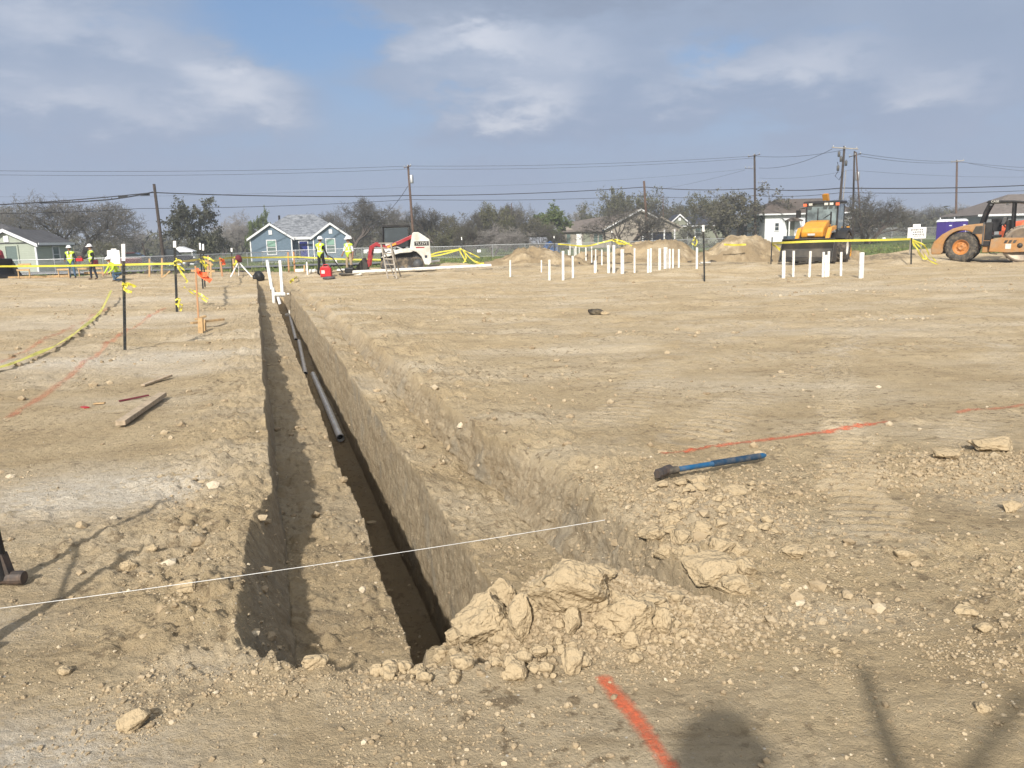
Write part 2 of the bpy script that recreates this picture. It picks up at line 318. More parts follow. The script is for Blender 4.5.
def atY(px,py,Yd):
    r=ray(px,py); return np.array([0,0,CH])+r*(Yd/r[1])

YS=[.9]
while YS[-1]<3.7: YS.append(YS[-1]+.0115)
while YS[-1]<70: YS.append(YS[-1]+(min(.22,max(.0115,YS[-1]**2/1400)) if YS[-1]<50 else .8))
while YS[-1]<5000: YS.append(YS[-1]*1.09)
b_=[.9]; st=.06
while b_[-1]>-40: b_.append(b_[-1]-st); st*=1.06
YS=np.array(b_[:0:-1]+YS)
lt=list(np.arange(0,-2.6,-.012))[1:]
while lt[-1]>-14: lt.append(lt[-1]-.035)
st=.05
while lt[-1]>-4500: lt.append(lt[-1]-st); st*=1.06
mid=[]
for k,n in enumerate((44,60,60,42,84,50,64)): mid+=list(k+np.arange(n)/n)
mid.append(7.)
rt=list(7+np.arange(0,2.6,.012))[1:]
while rt[-1]<18: rt.append(rt[-1]+.035)
st=.05
while rt[-1]<4500: rt.append(rt[-1]+st); st*=1.05
TS=np.array(lt[::-1]+mid+rt)
TT,YY=np.meshgrid(TS,YS)
yy=YS
def n1d(y,f,s,o=3): return fbm(y*f,y*0+s*3.7,o,s)
near=ss(yy,16,6)
K=np.zeros((8,len(yy)))
K[0]=-.02-.15*ss(yy,4.9,4.1)-.06*ss(yy,3.6,2.9)+.20*ss(yy,2.95,2.62)+.035*n1d(yy,1.1,1,5)
K[1]=.03+.03*n1d(yy,1.1,3); K[0]=np.minimum(K[0],K[1]-.02)
K[2]=.605+.035*n1d(yy,1.3,4,5)
K[3]=K[2]+.04
K[4]=1.12+.02*n1d(yy,.7,7)
K[5]=K[4]+.05+.03*n1d(yy,1.2,8,5)*1.
K[7]=np.interp(yy,[3.1,3.5,4.3,4.8,5.2,5.7,6.2,10,15,30],[2.06,1.91,1.90,1.97,2.02,1.86,1.77,1.76,1.70,1.62])+.035*n1d(yy,1.5,10,4)
K[6]=np.minimum(1.76+.03*n1d(yy,.6,12,2),K[7]-.07-.10*ss(yy,6.5,10)); K[6]=np.maximum(K[6],K[5]+.02); K[7]=np.maximum(K[7],K[6]+.02)
Dl=np.interp(yy,[3,5,15,30],[.35,.35,.33,.28]); Dd=np.interp(yy,[3,8,15,36],[1.32,1.25,1.12,1.0]); Dr=np.interp(yy,[3.4,6,9,12,16,24],[.38,.36,.28,.20,.14,.11])
Z=np.zeros((8,len(yy))); far_=1-ss(yy,33.,36.9)
eL=ss(yy,2.64,2.80); eD=ss(yy,3.17,3.27); eR=ss(yy,3.10,3.24)
Z[1]=-(Dl)*eL; Z[2]=-(Dl+.04)*eL
Z[3]=-np.maximum(Dd*eD,.0)+0; Z[3]=np.minimum(Z[3],-(.25*eL*(1-eD))); Z[4]=-Dd*eD; Z[5]=-Dr*.74*eR; Z[6]=-(Dr+.02)*eR
Z*=far_
def interpK(K,t):
    tc_=np.clip(t,0,7); i=np.minimum(tc_.astype(int),6); f=tc_-i; r=np.arange(len(yy))[:,None]
    return K[i,r]*(1-f)+K[i+1,r]*f
U=interpK(K,TT); U+=np.where(TT<0,TT,0)+np.where(TT>7,TT-7,0)
# rim wobble fades away from the trench
base0=-.02; U=np.where(TT<0,TT+(K[0][:,None])*np.exp(TT/.8),U)
U=np.where(TT>7,(TT-7)+1.7+(K[7][:,None]-1.7)*np.exp(-(TT-7)/1.2),U)
XX=U-.325*YY
YYb=YY.copy()
inT=(TT>0)&(TT<7)
def seg_d(x,y,pts):
    D=np.full(x.shape,1e9); Sx=np.zeros(x.shape); acc=0
    for (a,b),(c,d) in zip(pts[:-1],pts[1:]):
        L=math.hypot(c-a,d-b); q=np.clip(((x-a)*(c-a)+(y-b)*(d-b))/L**2,0,1); dd=np.hypot(x-a-q*(c-a),y-b-q*(d-b)); Sx=np.where(dd<D,acc+q*L,Sx); D=np.minimum(D,dd); acc+=L
    return D,Sx
def P2(*pp): return [tuple(gp(*p)[:2]) for p in pp]
def gauss(x,y,cx,cy,rx,ry): return np.exp(-((x-cx)/rx)**2-((y-cy)/ry)**2)
def surf(x,y):
    """height of the undug ground"""
    u=x+.325*y; d=np.hypot(x,y)
    h=.035*fbm(x/2.6,y/2.6,4,31)+.05*fbm(x/9,y/9,3,32)*ss(d,3,12)
    lod=lambda s: 1-ss(d,s*90,s*210)
    # spoil thrown along both rims
    bl=ss(u,-1.1,-.25); bl=bl*(1-ss(u,.0,.7))*ss(y,2.3,3.0)*(1-ss(y,34,38))
    br=(1-ss(u,2.2,3.1))*ss(u,.9,1.4)*ss(y,2.9,3.5)*(1-ss(y,20,34))
    near_end=ss(y,2.95,2.5)*0
    rough=np.clip(.22+1.2*bl+.8*br+.9*gauss(x,y,3.0,4.9,.8,.45)+1.1*gauss(x,y,2.35,3.15,.4,.55)+.25*gauss(x,y,1.9,2.3,.4,.3)+.8*ss(fbm(x/1.1,y/1.1,4,35,.6),-.05,.4)*ss(y,2.8,4.2)+.35*gauss(x,y,-1.0,2.75,.5,.2),0,1.5)
    h+=.03*bl*(1-.5*ss(y,10,25))*(1+.8*fbm(x/.5,y/.5,3,33))+.045*br*ss(y,2.9,3.6)*(1+fbm(x/.45,y/.45,3,34))
    h+=.10*gauss(x,y,1.05,4.15,.38,.32)+.06*gauss(x,y,3.05,4.95,.6,.3)
    # paved flat by tyres: tread bars
    for pts,wd,pit,am in TRK:
        D,sx=seg_d(x,y,pts); mk=ss(D+.10*fbm(x*4,y*4,2,48),wd*1.05,wd*.6)*ss(fbm(x*1.3,y*1.3,3,49),-.6,-.1); h+=mk*am*2.3*(np.abs(np.sin(PI*sx/pit+4*D*np.sign(.5)))-.55)*(.6+.4*vn(x*3,y*3,40)) ; rough=rough*(1-.75*mk)
    if True:
        h+=rough*(.034*fbm(x/.2,y/.2,5,36,.62)*lod(.16)+.016*np.abs(fbm(x/.06,y/.06,3,39))*lod(.05))+.006*fbm(x/.09,y/.09,4,41,.65)*lod(.09)
        h+=rough*.75*clod(x+.05*vn(x*9,y*9,5),y+.05*vn(x*9,y*9,6),.13,50,.30,.45)*lod(.13)
        h+=rough*.95*clod(x,y,.065,60,.42,.55)*lod(.065)
        h+=(.10+.75*rough)*clod(x,y,.034,70,.35,.5)*lod(.034)
        h+=.5*rough*clod(x,y,.28,55,.16,.35)*lod(.28)
    # far rutted bands running across
    fr=ss(y,7,14)*(1-ss(y,46,50))
    h+=fr*(.07*fbm(x/5,y/1.0,5,44,.6)+.07*fbm(x/1.2,y/.45,4,45,.6)+.3*clod(x,y,.5,80,.22,.5)*ss(fbm(x/4,y/1.5,3,82),-.1,.3)+.7*clod(x,y,.2,83,.35,.5)*ss(fbm(x/3,y/1.2,3,84),-.05,.3))
    h+=ss(y,30,40)*(1-ss(y,46,52))*(.07+.12*fbm(x/4,y/2,4,46)+.10*clod(x,y,1.3,81,.45,.5)/1.3)
    # low heaps among the risers and under the sign post
    for cx,cy,rx,ry,a in HEAP: h+=a*gauss(x,y,cx,cy,rx,ry)*(1+.15*fbm(x/.6,y/.6,3,47))
    h-=.5*ss(y,47.5,50)
    return h
TRK=[(P2((885,540),(862,500),(845,440),(835,395),(842,360),(860,330)),.24,.115,.028),
     (P2((940,470),(990,400),(1010,370),(1000,345)),.22,.13,.016),
     (P2((600,440),(640,390),(700,345),(780,322)),.28,.16,.014),(P2((690,440),(760,395),(840,350),(900,330)),.28,.16,.014),
     (P2((520,350),(700,362),(1000,345)),.3,.2,.014),(P2((440,320),(700,325),(1020,312)),.35,.25,.016),(P2((0,325),(120,318),(240,300)),.35,.25,.012)]
HEAP=[(6.2,30.5,2.6,1.3,.30),(19.2,36.9,1.7,1.0,.28),(14.5,36.5,1.5,.8,.22),(4.,37.,1.6,.9,.25),(11.,35.,1.6,1.,.25),(-3.2,42.5,2.2,1.0,.35),(-8.2,41.6,1.6,.8,.22),(21,43,2,1,.4),(25,47,3,1.2,.4),(1.2,42,1.4,.8,.2)]
H0=surf(XX,YYb)
# mound of spoil closing the near end
mound=.19*gauss(XX,YYb,.16,3.03,.36,.24)+.10*gauss(XX,YYb,-.30,3.08,.22,.17)+.10*gauss(XX,YYb,.58,3.02,.26,.2)+.05*gauss(XX,YYb,-.15,2.85,.3,.16)*(1+.25*fbm(XX/.2,YYb/.2,3,90))
H0+=mound+np.clip(mound/.08,0,1)*(1.0*clod(XX,YYb,.085,91,.6,.6)+.9*clod(XX,YYb,.045,92,.6,.6)+.015*fbm(XX/.08,YYb/.08,3,93))
# trench profile; a rim inherits the ground height, the floor does not
zt=interpK(Z,TT); blend=np.clip(-zt/.25,0,1)
rimL=H0[:,np.searchsorted(TS,0)][:,None]; rimR=H0[:,np.searchsorted(TS,7)][:,None]; fr=np.clip(TT/7,0,1)
tr=.055*fbm(XX/.32,YYb/.32,5,101,.6)+1.15*clod(XX,YYb,.11,102,.35,.5)+1.2*clod(XX,YYb,.055,103,.45,.55)+.8*clod(XX,YYb,.03,104,.4,.55)
wallm=np.zeros_like(TT)
for k in (0,2,4,6): wallm=np.maximum(wallm,ss(TT,k+.0,k+.06)*ss(-TT,-(k+1.),-(k+.94)))
wallm*=np.clip(-zt/.12,0,1)
sgn=np.where((TT<1)|((TT>2)&(TT<3)),1.,-1.)
ZZ=np.where(inT,zt+.0+(H0*(1-blend)*(1-0*fr))+(tr*(1-.8*wallm))*blend+(rimL*(1-fr)+rimR*fr)*blend*.3,H0)
amp=np.where(inT,blend*(.35+.65*wallm),0)
rimz=np.maximum(np.exp(-np.abs(TT)/.05),np.exp(-np.abs(TT-7)/.05))*np.clip((YY>2.9)*(YY<36),0,1)
AR=U+np.where(sgn>0,1,-1)*(-zt)   # runs down the walls, so lumps on them stay round
clw=1.0*clod(AR,YYb,.12,140,.35,.5)+1.1*clod(AR,YYb,.05,141,.4,.5)+.045*fbm(AR/.28,YYb/.28,5,142,.6)+.012*np.abs(fbm(AR*2.2,YYb/.17,3,143))
XX=XX+sgn*wallm*clw*np.where(TT>6,1.1,.32)*(YY<36)
XX=XX+amp*(.016*fbm(YYb*1.6,ZZ*2.5+5,3,110)+.014*fbm(YYb*9,ZZ*9,4,111))*ss(60-YY,0,10)
YJ=YYb+amp*.02*fbm(XX*7,ZZ*7,2,112)
# big crumbling blocks on the right rim at the near end
NR,NC=TT.shape
verts=np.stack([XX,YJ,ZZ],-1).reshape(-1,3)
idx=np.arange(NR*NC).reshape(NR,NC)
quads=np.stack([idx[:-1,:-1],idx[:-1,1:],idx[1:,1:],idx[1:,:-1]],-1).reshape(-1,4)
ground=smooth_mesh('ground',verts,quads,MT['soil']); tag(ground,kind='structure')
pale=np.zeros_like(XX)
for cx,cy,rx,ry,a in [(-2.9,4.85,.62,.5,1.3),(-2.35,4.95,.35,.3,.8),(-1.75,2.15,.62,.28,1.2),(-2.6,3.05,.5,.2,.7),(-6.2,10.9,2.2,.8,.9),(-5.,11.9,1.2,.5,.7),(-4.3,10.,.9,.35,.5),(-8.2,18.3,1.6,.8,.8),(-12,17,4,1.3,.55),(-14,24,5,2,.5),(-9.5,25,2,.9,.4),(1.35,3.0,.25,.12,.35),(-1.2,2.7,.18,.1,.4),(3.3,4.35,.6,.2,.5),(5.5,13,3,.8,.3),(10,22,6,1.5,.35)]:
    pale+=a*gauss(XX,YYb,cx,cy,rx,ry)
for pts,wd,pit,am in TRK:   # lug prints in pressed clay; lit ridges painted in as a paler tone
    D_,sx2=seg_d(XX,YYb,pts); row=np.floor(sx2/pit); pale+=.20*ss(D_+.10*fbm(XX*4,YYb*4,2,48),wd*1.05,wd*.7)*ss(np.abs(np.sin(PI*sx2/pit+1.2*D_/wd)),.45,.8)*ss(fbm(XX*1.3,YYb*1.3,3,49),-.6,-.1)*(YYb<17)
pale*=np.where(inT,0,1)
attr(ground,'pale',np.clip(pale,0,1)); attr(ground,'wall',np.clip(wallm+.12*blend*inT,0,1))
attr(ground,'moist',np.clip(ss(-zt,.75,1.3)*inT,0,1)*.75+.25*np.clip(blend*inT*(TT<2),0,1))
dk=ss(YYb,38,43)*ss(-YYb,-52,-44)*ss(fbm(XX/3,YYb/1.2,4,120),.05,.4)*.8
attr(ground,'darkm',dk)
def H(x,y):
    """height of the built ground at x, y"""
    i=int(np.clip(np.searchsorted(YS,y)-1,0,NR-2)); f=(y-YS[i])/(YS[i+1]-YS[i])
    a=np.interp(x,XX[i],ZZ[i]); b=np.interp(x,XX[i+1],ZZ[i+1]); return float(a*(1-f)+b*f)
def Hv(x,y):
    i=np.clip(np.searchsorted(YS,y)-1,0,NR-2); f=(y-YS[i])/(YS[i+1]-YS[i]); a=np.empty(len(x)); b=np.empty(len(x)); o=np.argsort(i,kind='stable'); cut=np.flatnonzero(np.diff(i[o]))+1
    for g in np.split(o,cut):
        if len(g): k=i[g[0]]; a[g]=np.interp(x[g],XX[k],ZZ[k]); b[g]=np.interp(x[g],XX[k+1],ZZ[k+1])
    return a*(1-f)+b*f
def drop(px,py,off=0.):
    z=0.
    for _ in range(12):
        p=gp(px,py,z); z=.5*z+.5*H(p[0],p[1])
    p[2]=H(p[0],p[1])+off; return p

def hit(px,py,y0=1.2,y1=6.,cap=None):
    Yg=np.arange(y0,y1,.01); q=np.array([atY(px,py,a) for a in Yg]); hz=Hv(q[:,0],q[:,1]); k=np.flatnonzero(q[:,2]<=hz)
    i=k[0] if len(k) else len(Yg)-1
    if cap: i=min(i,int((cap-y0)/.01))
    p=q[i].copy(); p[2]=hz[i]; return p
# ---- sprayed paint lines: strips of the ground's own surface, 4 mm above it
# the air

def paint_mat():
    m=bpy.data.materials.new('marking_paint'); m.use_nodes=True; t=m.node_tree; b=t.nodes['Principled BSDF']; L=t.links.new
    b.inputs['Roughness'].default_value=.8; b.inputs['Base Color'].default_value=(.76,.15,.06,1)
    g=t.nodes.new('ShaderNodeNewGeometry'); n=t.nodes.new('ShaderNodeTexNoise'); n.inputs['Scale'].default_value=45; n.inputs['Detail'].default_value=5; n.inputs['Roughness'].default_value=.75; L(g.outputs['Position'],n.inputs['Vector'])
    n2=t.nodes.new('ShaderNodeTexNoise'); n2.inputs['Scale'].default_value=3; n2.inputs['Detail'].default_value=4; L(g.outputs['Position'],n2.inputs['Vector'])
    a=t.nodes.new('ShaderNodeAttribute'); a.attribute_name='dens'
    s=t.nodes.new('ShaderNodeMath'); s.operation='ADD'; L(n.outputs[0],s.inputs[0]); L(a.outputs['Fac'],s.inputs[1])
    s2=t.nodes.new('ShaderNodeMath'); s2.operation='MULTIPLY_ADD'; L(n2.outputs[0],s2.inputs[0]); s2.inputs[1].default_value=.6; L(s.outputs[0],s2.inputs[2])
    r=t.nodes.new('ShaderNodeMapRange'); L(s2.outputs[0],r.inputs[0]); r.inputs[1].default_value=1.10; r.inputs[2].default_value=1.85; r.inputs[4].default_value=.85; L(r.outputs[0],b.inputs['Alpha']); bp=t.nodes.new('ShaderNodeBump'); bp.inputs['Distance'].default_value=.02; L(n.outputs[0],bp.inputs['Height']); L(bp.outputs[0],b.inputs['Normal']); return m
PM=paint_mat()
V3=verts.reshape(NR,NC,3)
def paint_line(pts,width,label,strength=1.,wob=.02):
    pts=P2(*pts); xs=[p[0] for p in pts]; ys=[p[1] for p in pts]; mg=width+.3
    i0,i1=np.searchsorted(YS,min(ys)-mg),np.searchsorted(YS,max(ys)+mg)
    sub=V3[i0:i1]; x=sub[...,0]; y=sub[...,1]
    D,sx=seg_d(x+wob*fbm(x*2,y*2,3,130),y+wob*fbm(x*2,y*2,3,131),pts); k=D<width
    ok=(k[:-1,:-1]|k[1:,:-1]|k[:-1,1:]|k[1:,1:])
    ids=np.arange(x.size).reshape(x.shape); q=np.stack([ids[:-1,:-1],ids[:-1,1:],ids[1:,1:],ids[1:,:-1]],-1)[ok]
    used,inv=np.unique(q.ravel(),return_inverse=True); vv=sub.reshape(-1,3)[used].copy(); vv[:,2]+=.005
    o=smooth_mesh('paint_line',vv,inv.reshape(-1,4),PM); d=(1-D.ravel()[used]/width); sf=sx.ravel()[used]; Lt=sx.max()
    attr(o,'dens',np.clip(d**1.2*1.25,0,1)*strength-.25*(1-strength)); tag(o,label,'paint line','orange paint lines sprayed on the dirt'); return o
paint_line([(604,685),(632,718),(672,775)],.062,'bright orange paint dash sprayed on the dirt at the bottom beside the dark shadow',.86,.008)
paint_line([(665,456),(720,446),(770,440),(830,433),(886,423)],.075,'orange paint line sprayed just beyond the blue handled sledgehammer',.78)
paint_line([(960,413),(1000,408),(1030,404)],.09,'short orange paint line at the right edge of the photo',.66)
paint_line([(8,417),(45,394),(75,372),(103,350),(130,328),(165,308)],.14,'faded orange paint line passing the foot of the nearest post',.58)
paint_line([(-10,368),(25,352),(60,334),(95,314),(118,305)],.16,'faded orange paint line alongside the yellow tape on the ground at left',.55)

# ---- loose crumbs of soil: nobody could count them
def ico(sub):
    bm=bmesh.new(); bmesh.ops.create_icosphere(bm,subdivisions=sub,radius=1.); v=np.array([q.co[:] for q in bm.verts]); f=np.array([[a.index for a in q.verts] for q in bm.faces]); bm.free(); return v,f
def scatter(n,ymin,ymax,smin,smax,pw,seed,far=False):
    r=np.random.default_rng(seed); iv,if_=ico(1)
    q=r.random(n); y=1/(1/ymin+(1/ymax-1/ymin)*q)           # density ~ 1/y^2
    x=(r.random(n)*2-1)*(.72*y+.25)
    u=x+.325*y
    dn=.06+.16*ss(y,2.3,2.9)+.9*ss(u,-1.1,-.2)*ss(y,2.1,2.6)*(u<.05)+.8*(1-ss(u,2.2,3.3))*(u>1.9)+.8*gauss(x,y,3.0,4.9,.8,.45)+1.*gauss(x,y,2.35,3.15,.4,.55)+.7*gauss(x,y,.2,2.95,.8,.25)+.6*ss(fbm(x/.9,y/.9,3,35),.05,.5)+.5*gauss(x,y,-1.2,2.45,.6,.3)+.75*(u>.05)*(u<1.95)
    dn*=.22+.78*ss(y,2.15,2.75)
    dn*=.10+1.1*ss(fbm(x/.45,y/.45,5,37,.6),-.15,.35)
    dn*=np.where(seg_d(x,y,P2((604,685),(632,718),(672,775)))[0]<.05,0,1)
    for pts,wd,pit,am in TRK: dn*=1-.8*(seg_d(x,y,pts)[0]<wd)
    if far: y=ymin+(ymax-ymin)*q; x=(r.random(n)*2-1)*(.72*y); dn=ss(fbm(x/3.5,y/1.6,4,38),.05,.4)+.05
    k=r.random(n)<dn; x,y=x[k],y[k]; n=len(x)
    z=Hv(x,y)
    s=smin+(smax-smin)*r.random(n)**pw
    var=[]
    for j in range(10):
        w=iv*(1+.28*(r.random((len(iv),1))*2-1))*np.array([1,.65+.35*r.random(),.45+.35*r.random()]); a=r.random()*6.28; var.append(w@rotz(a).T)
    var=np.array(var); ch=r.integers(0,10,n); ang=r.random(n)*6.28; c,d=np.cos(ang),np.sin(ang)
    P=var[ch]*s[:,None,None]; Q=P.copy(); Q[...,0]=P[...,0]*c[:,None]-P[...,1]*d[:,None]; Q[...,1]=P[...,0]*d[:,None]+P[...,1]*c[:,None]
    Q+=np.stack([x,y,z+s*.22],-1)[:,None,:]
    f=if_[None]+(np.arange(n)*len(iv))[:,None,None]
    return Q.reshape(-1,3),f.reshape(-1,3),np.repeat(r.random(n),len(iv))
def scatter_at(n,cx,cy,rx,ry,smin,smax,pw,seed):
    r=np.random.default_rng(seed); x=cx+rx*r.normal(size=n); y=cy+ry*r.normal(size=n); z=Hv(x,y); iv,if_=ico(1); s=smin+(smax-smin)*r.random(n)**pw
    Q=np.array([(iv*(1+.3*(r.random((len(iv),1))*2-1))*np.array([1,.8,.65]))@rotz(r.random()*6.28).T*s[i]+[x[i],y[i],z[i]+s[i]*.25] for i in range(n)])
    return Q.reshape(-1,3),(if_[None]+(np.arange(n)*len(iv))[:,None,None]).reshape(-1,3),np.repeat(r.random(n)*.9,len(iv))
def crumb_mat():
    m=bpy.data.materials.new('soil_crumb'); m.use_nodes=True; t=m.node_tree; b=t.nodes['Principled BSDF']; L=t.links.new; b.inputs['Roughness'].default_value=.95; b.inputs['Specular IOR Level'].default_value=.1
    a=t.nodes.new('ShaderNodeAttribute'); a.attribute_name='tone'; r=t.nodes.new('ShaderNodeValToRGB'); L(a.outputs['Fac'],r.inputs[0])
    e=r.color_ramp.elements; e[0].color=(.27,.21,.135,1); e[1].color=(.50,.43,.32,1); e[1].position=1; k=e.new(.9); k.color=(.40,.325,.22,1); k=e.new(.5); k.color=(.345,.27,.175,1)
    g=t.nodes.new('ShaderNodeNewGeometry'); n=t.nodes.new('ShaderNodeTexNoise'); n.inputs['Scale'].default_value=60; n.inputs['Detail'].default_value=5; L(g.outputs['Position'],n.inputs['Vector'])
    bp=t.nodes.new('ShaderNodeBump'); bp.inputs['Distance'].default_value=.008; L(n.outputs[0],bp.inputs['Height']); L(bp.outputs[0],b.inputs['Normal'])
    L(r.outputs[0],b.inputs['Base Color']); return m
MT['crumb']=crumb_mat()
a1=scatter(90000,1.95,10,.0018,.007,2.2,1); a2=scatter(14000,1.95,20,.005,.016,2.8,2); a3=scatter(1400,2.9,40,.012,.045,3.0,3)
a4=scatter(5000,6,44,.018,.06,2.0,4,far=True)
a5=scatter_at(5200,.18,2.92,.33,.13,.003,.019,2.2,51); a6=scatter_at(2200,.62,2.98,.25,.14,.003,.016,2.2,52); a7=scatter_at(3800,1.05,4.2,.40,.42,.003,.017,2.4,53); a8=scatter_at(2600,2.95,4.9,.6,.25,.004,.02,2.4,54); a9=scatter_at(1500,2.35,3.1,.25,.35,.003,.015,2.4,55)
vv=[];ff=[];tt=[];n=0
for v,f,q in (a1,a2,a3,a4,a5,a6,a7,a8,a9): vv.append(v); ff.append(f+n); tt.append(q); n+=len(v)
cr=smooth_mesh('soil_crumbs',np.concatenate(vv),np.concatenate(ff),MT['crumb'],smooth=False); attr(cr,'tone',np.concatenate(tt))
tag(cr,'loose tan crumbs and pebbles of dry soil strewn over the ground','soil crumbs',kind='stuff')

# ---- single rocks and clods
def rock_mesh(seed,sub=4,cuts=15,rough=.15):
    r=np.random.default_rng(seed); v,f=ico(sub)
    for _ in range(cuts):
        n=r.normal(size=3); n/=np.linalg.norm(n); d=.54+.32*r.random(); k=v@n; v=v-np.maximum(k-d,0)[:,None]*n*.93
    nn=v/np.linalg.norm(v,axis=1)[:,None]
    q=rough*fbm(v[:,0]*2+v[:,2]*1.3+seed,v[:,1]*2-v[:,2]*1.7,4,seed)+.35*rough*fbm(v[:,0]*9+v[:,2]*7+seed,v[:,1]*9-v[:,2]*8,3,seed+1)
    v=v+nn*q[:,None]; v=v/np.abs(v).max(0); return v,f
def rock_mat():
    m=mat('clay_lump',(.385,.305,.195),.95,var=.16,scale=7,bump=.035,bscale=26,spec=.1,dirt=(.31,.24,.15,.6),dscale=6); return m
MT['rock']=rock_mat()
def rock(px,py,w,h,label=None,depth=1.,seed=0,group=None,sink=.25,at=None,cat='rock',yo=0.,zoff=0.,sub=4):
    p=drop(px,py+h*.45) if at is None else np.array(at); dist=math.hypot(p[0],p[1]); s=dist/F*1.02
    v,f=rock_mesh(seed+11,sub); sx=w*s*.5*1.1; sz=h*s*.5*1.0; sy=(sx+sz)*.5*depth
    v=v@rotz(seed*1.7).T*np.array([sx,sy,sz]); o=smooth_mesh('rock',v,f,MT['rock'],smooth=False)
    o.location=(p[0],p[1]+sy*.6,p[2]+sz*(1-sink)+zoff); o.name='clod' if cat=='clod' else 'rock'; return tag(o,label,cat,group)
RG='lumps of dry clay heaped at the near end of the trench'
big=[(567,600,80,52,'largest tan clay boulder on the heap at the near end of the trench',1),(483,634,58,48,'broad rounded clay boulder at the left front of the heap',2),(521,630,22,40,'tall narrow clay slab standing between the two biggest boulders',3),
 (504,588,28,26,'upright clay lump on the crest of the heap left of the biggest boulder',4),(628,624,52,32,'wide flat clay boulder at the right of the heap, below the pit floor',5),(663,628,19,24,'small blocky clay lump at the right end of the heap',6),
 (573,667,22,22,'knobbly clay lump lying lowest at the front centre of the heap',7),(515,678,25,17,'clay lump fallen in front of the heap below the two left boulders',8),(574,628,18,24,'pale clay chip leaning against the front of the biggest boulder',9),
 (487,606,22,14,'flat pale clay chip above the left rounded boulder',10),(455,612,22,14,'clay lump on the left crest of the heap beside the dark trench',12),(540,655,18,14,'round clay lump low on the front of the heap',13),(633,648,20,17,'round clay lump below the wide flat boulder',14),(590,612,26,12,'clay lump under the right side of the biggest boulder',15),
 (600,580,34,18,'low clay lump behind the right shoulder of the biggest boulder',16),(650,606,30,15,'thin clay slab on the right crest of the heap',17)]
heap_at=lambda px,py: hit(px,py,2.,6.,np.interp(px,[400,450,560,700],[3.06,3.12,3.12,3.18]))
for px,py,w,h,lb,sd_ in big: rock(px,py,w*1.12,h*1.38,lb,.8,sd_,RG,sink=.16,at=heap_at(px,py+h*.42),sub=5 if w>40 else 4)
r=np.random.default_rng(5)
for k in range(195):
    a=r.random(); px=392+ (690-392)*a+r.normal()*8; top=np.interp(px,[395,430,480,560,640,700],[672,640,600,585,600,606]); bot=np.interp(px,[395,430,520,640,700],[682,686,686,668,640]); py=top+(bot-top)*r.random()
    s=4+13*r.random()**1.5; rock(px,py,s*1.2,s,'small clod in the heap of clay at the near end of the trench',1.,100+k%17,'small clods in the heap at the near end of the trench',.2,at=heap_at(px,py),cat='clod',sub=3)
solo=[(312,664,30,20,'orange tan rock alone on the lip at the near left corner of the trench',21),(131,721,30,24,'brown rock on the pale soil near the bottom left',22),(64,671,15,9,'pale angular stone on the ground at the lower left',23),(128,566,17,13,'tan rock on the left bank just above the white string',24),
 (151,548,12,9,'small tan clod above the string on the left bank',25),(187,588,22,18,'clod touching the string beside the left rim',26),(798,552,30,16,'jagged dark slab right of the crumbling right rim',27),(908,555,20,11,'flat pale stone on the bare dirt right of the pit',28),(995,446,44,16,'big flat slab of clay at the right edge beyond the tracks',29),
 (950,455,26,12,'clay slab left of the big slab at the right edge',30),(970,612,24,13,'stone in the crumbly patch at the lower right',31),(985,628,16,11,'small stone just below another in the crumbly patch at lower right',32),(788,586,12,8,'small clod below the jagged dark slab',33),(1014,508,18,12,'stone at the right edge halfway down the dirt',34),(836,651,14,9,'small tan clod beside the top of the post shadow at lower right',35),
 (985,709,14,12,'brown clod at the bottom right corner by the slanting shadow',36),(700,480,24,14,'clod on the mound below the sledgehammer',37),(735,492,30,16,'wide clod on the mound right of the sledgehammer head',38),(605,313,10,5,'pale clod out on the open dirt beyond the right rim',40)]
for px,py,w,h,lb,sd_ in solo: rock(px,py,w*.95,h*.9,lb,1.,sd_,None,sink=.35,at=(hit(px,py+h*.45,1.9,7.) if py>500 else None))
d_=rock(597,312,16,7,'dark lump of old asphalt on the open dirt right of the trench',1.,41,None); d_.data.materials[0]=MT['sock']
# crumbling blocks of the right rim
bl=[(655,556,30,18,61),(668,574,26,16,62),(712,562,50,38,51),(735,582,36,26,52),(692,552,34,30,53),(722,545,34,24,54),(684,536,26,20,55),(748,566,28,24,56),(702,528,28,16,57),(738,548,26,16,58),(672,520,22,14,59),(718,592,22,14,60)]
for i,(px,py,w,h,s_) in enumerate(bl): rock(px,py,w,h,['small block at the left end of the crumbling rim','second small block at the left end of the crumbling rim','largest cracked block breaking off the near corner of the pit','block at the right bottom of the crumbling corner','block left of the largest one on the pit rim','block right above the largest one on the pit rim','highest left block of the crumbling corner','right shoulder block of the crumbling corner','flat block above the crumbling corner','block in the middle of the crumbling corner','flat left block under the hammer spoil','lowest small block under the crumbling corner'][i],1.1,s_,'clay blocks breaking off the right rim',.62,sub=5)
for k in range(75):
    px=650+130*r.random(); py=480+55*r.random(); s=3.5+8*r.random()**2; rock(px,py,s*1.3,s*.9,'small clod in the spoil between the sledgehammer and the pit',1.,130+k%9,'small clods between the sledgehammer and the pit',.4,cat='clod',sub=3)
# ============================================================ BEYOND THE DIRT
def P(px,py,Y_): return atY(px,py,Y_)
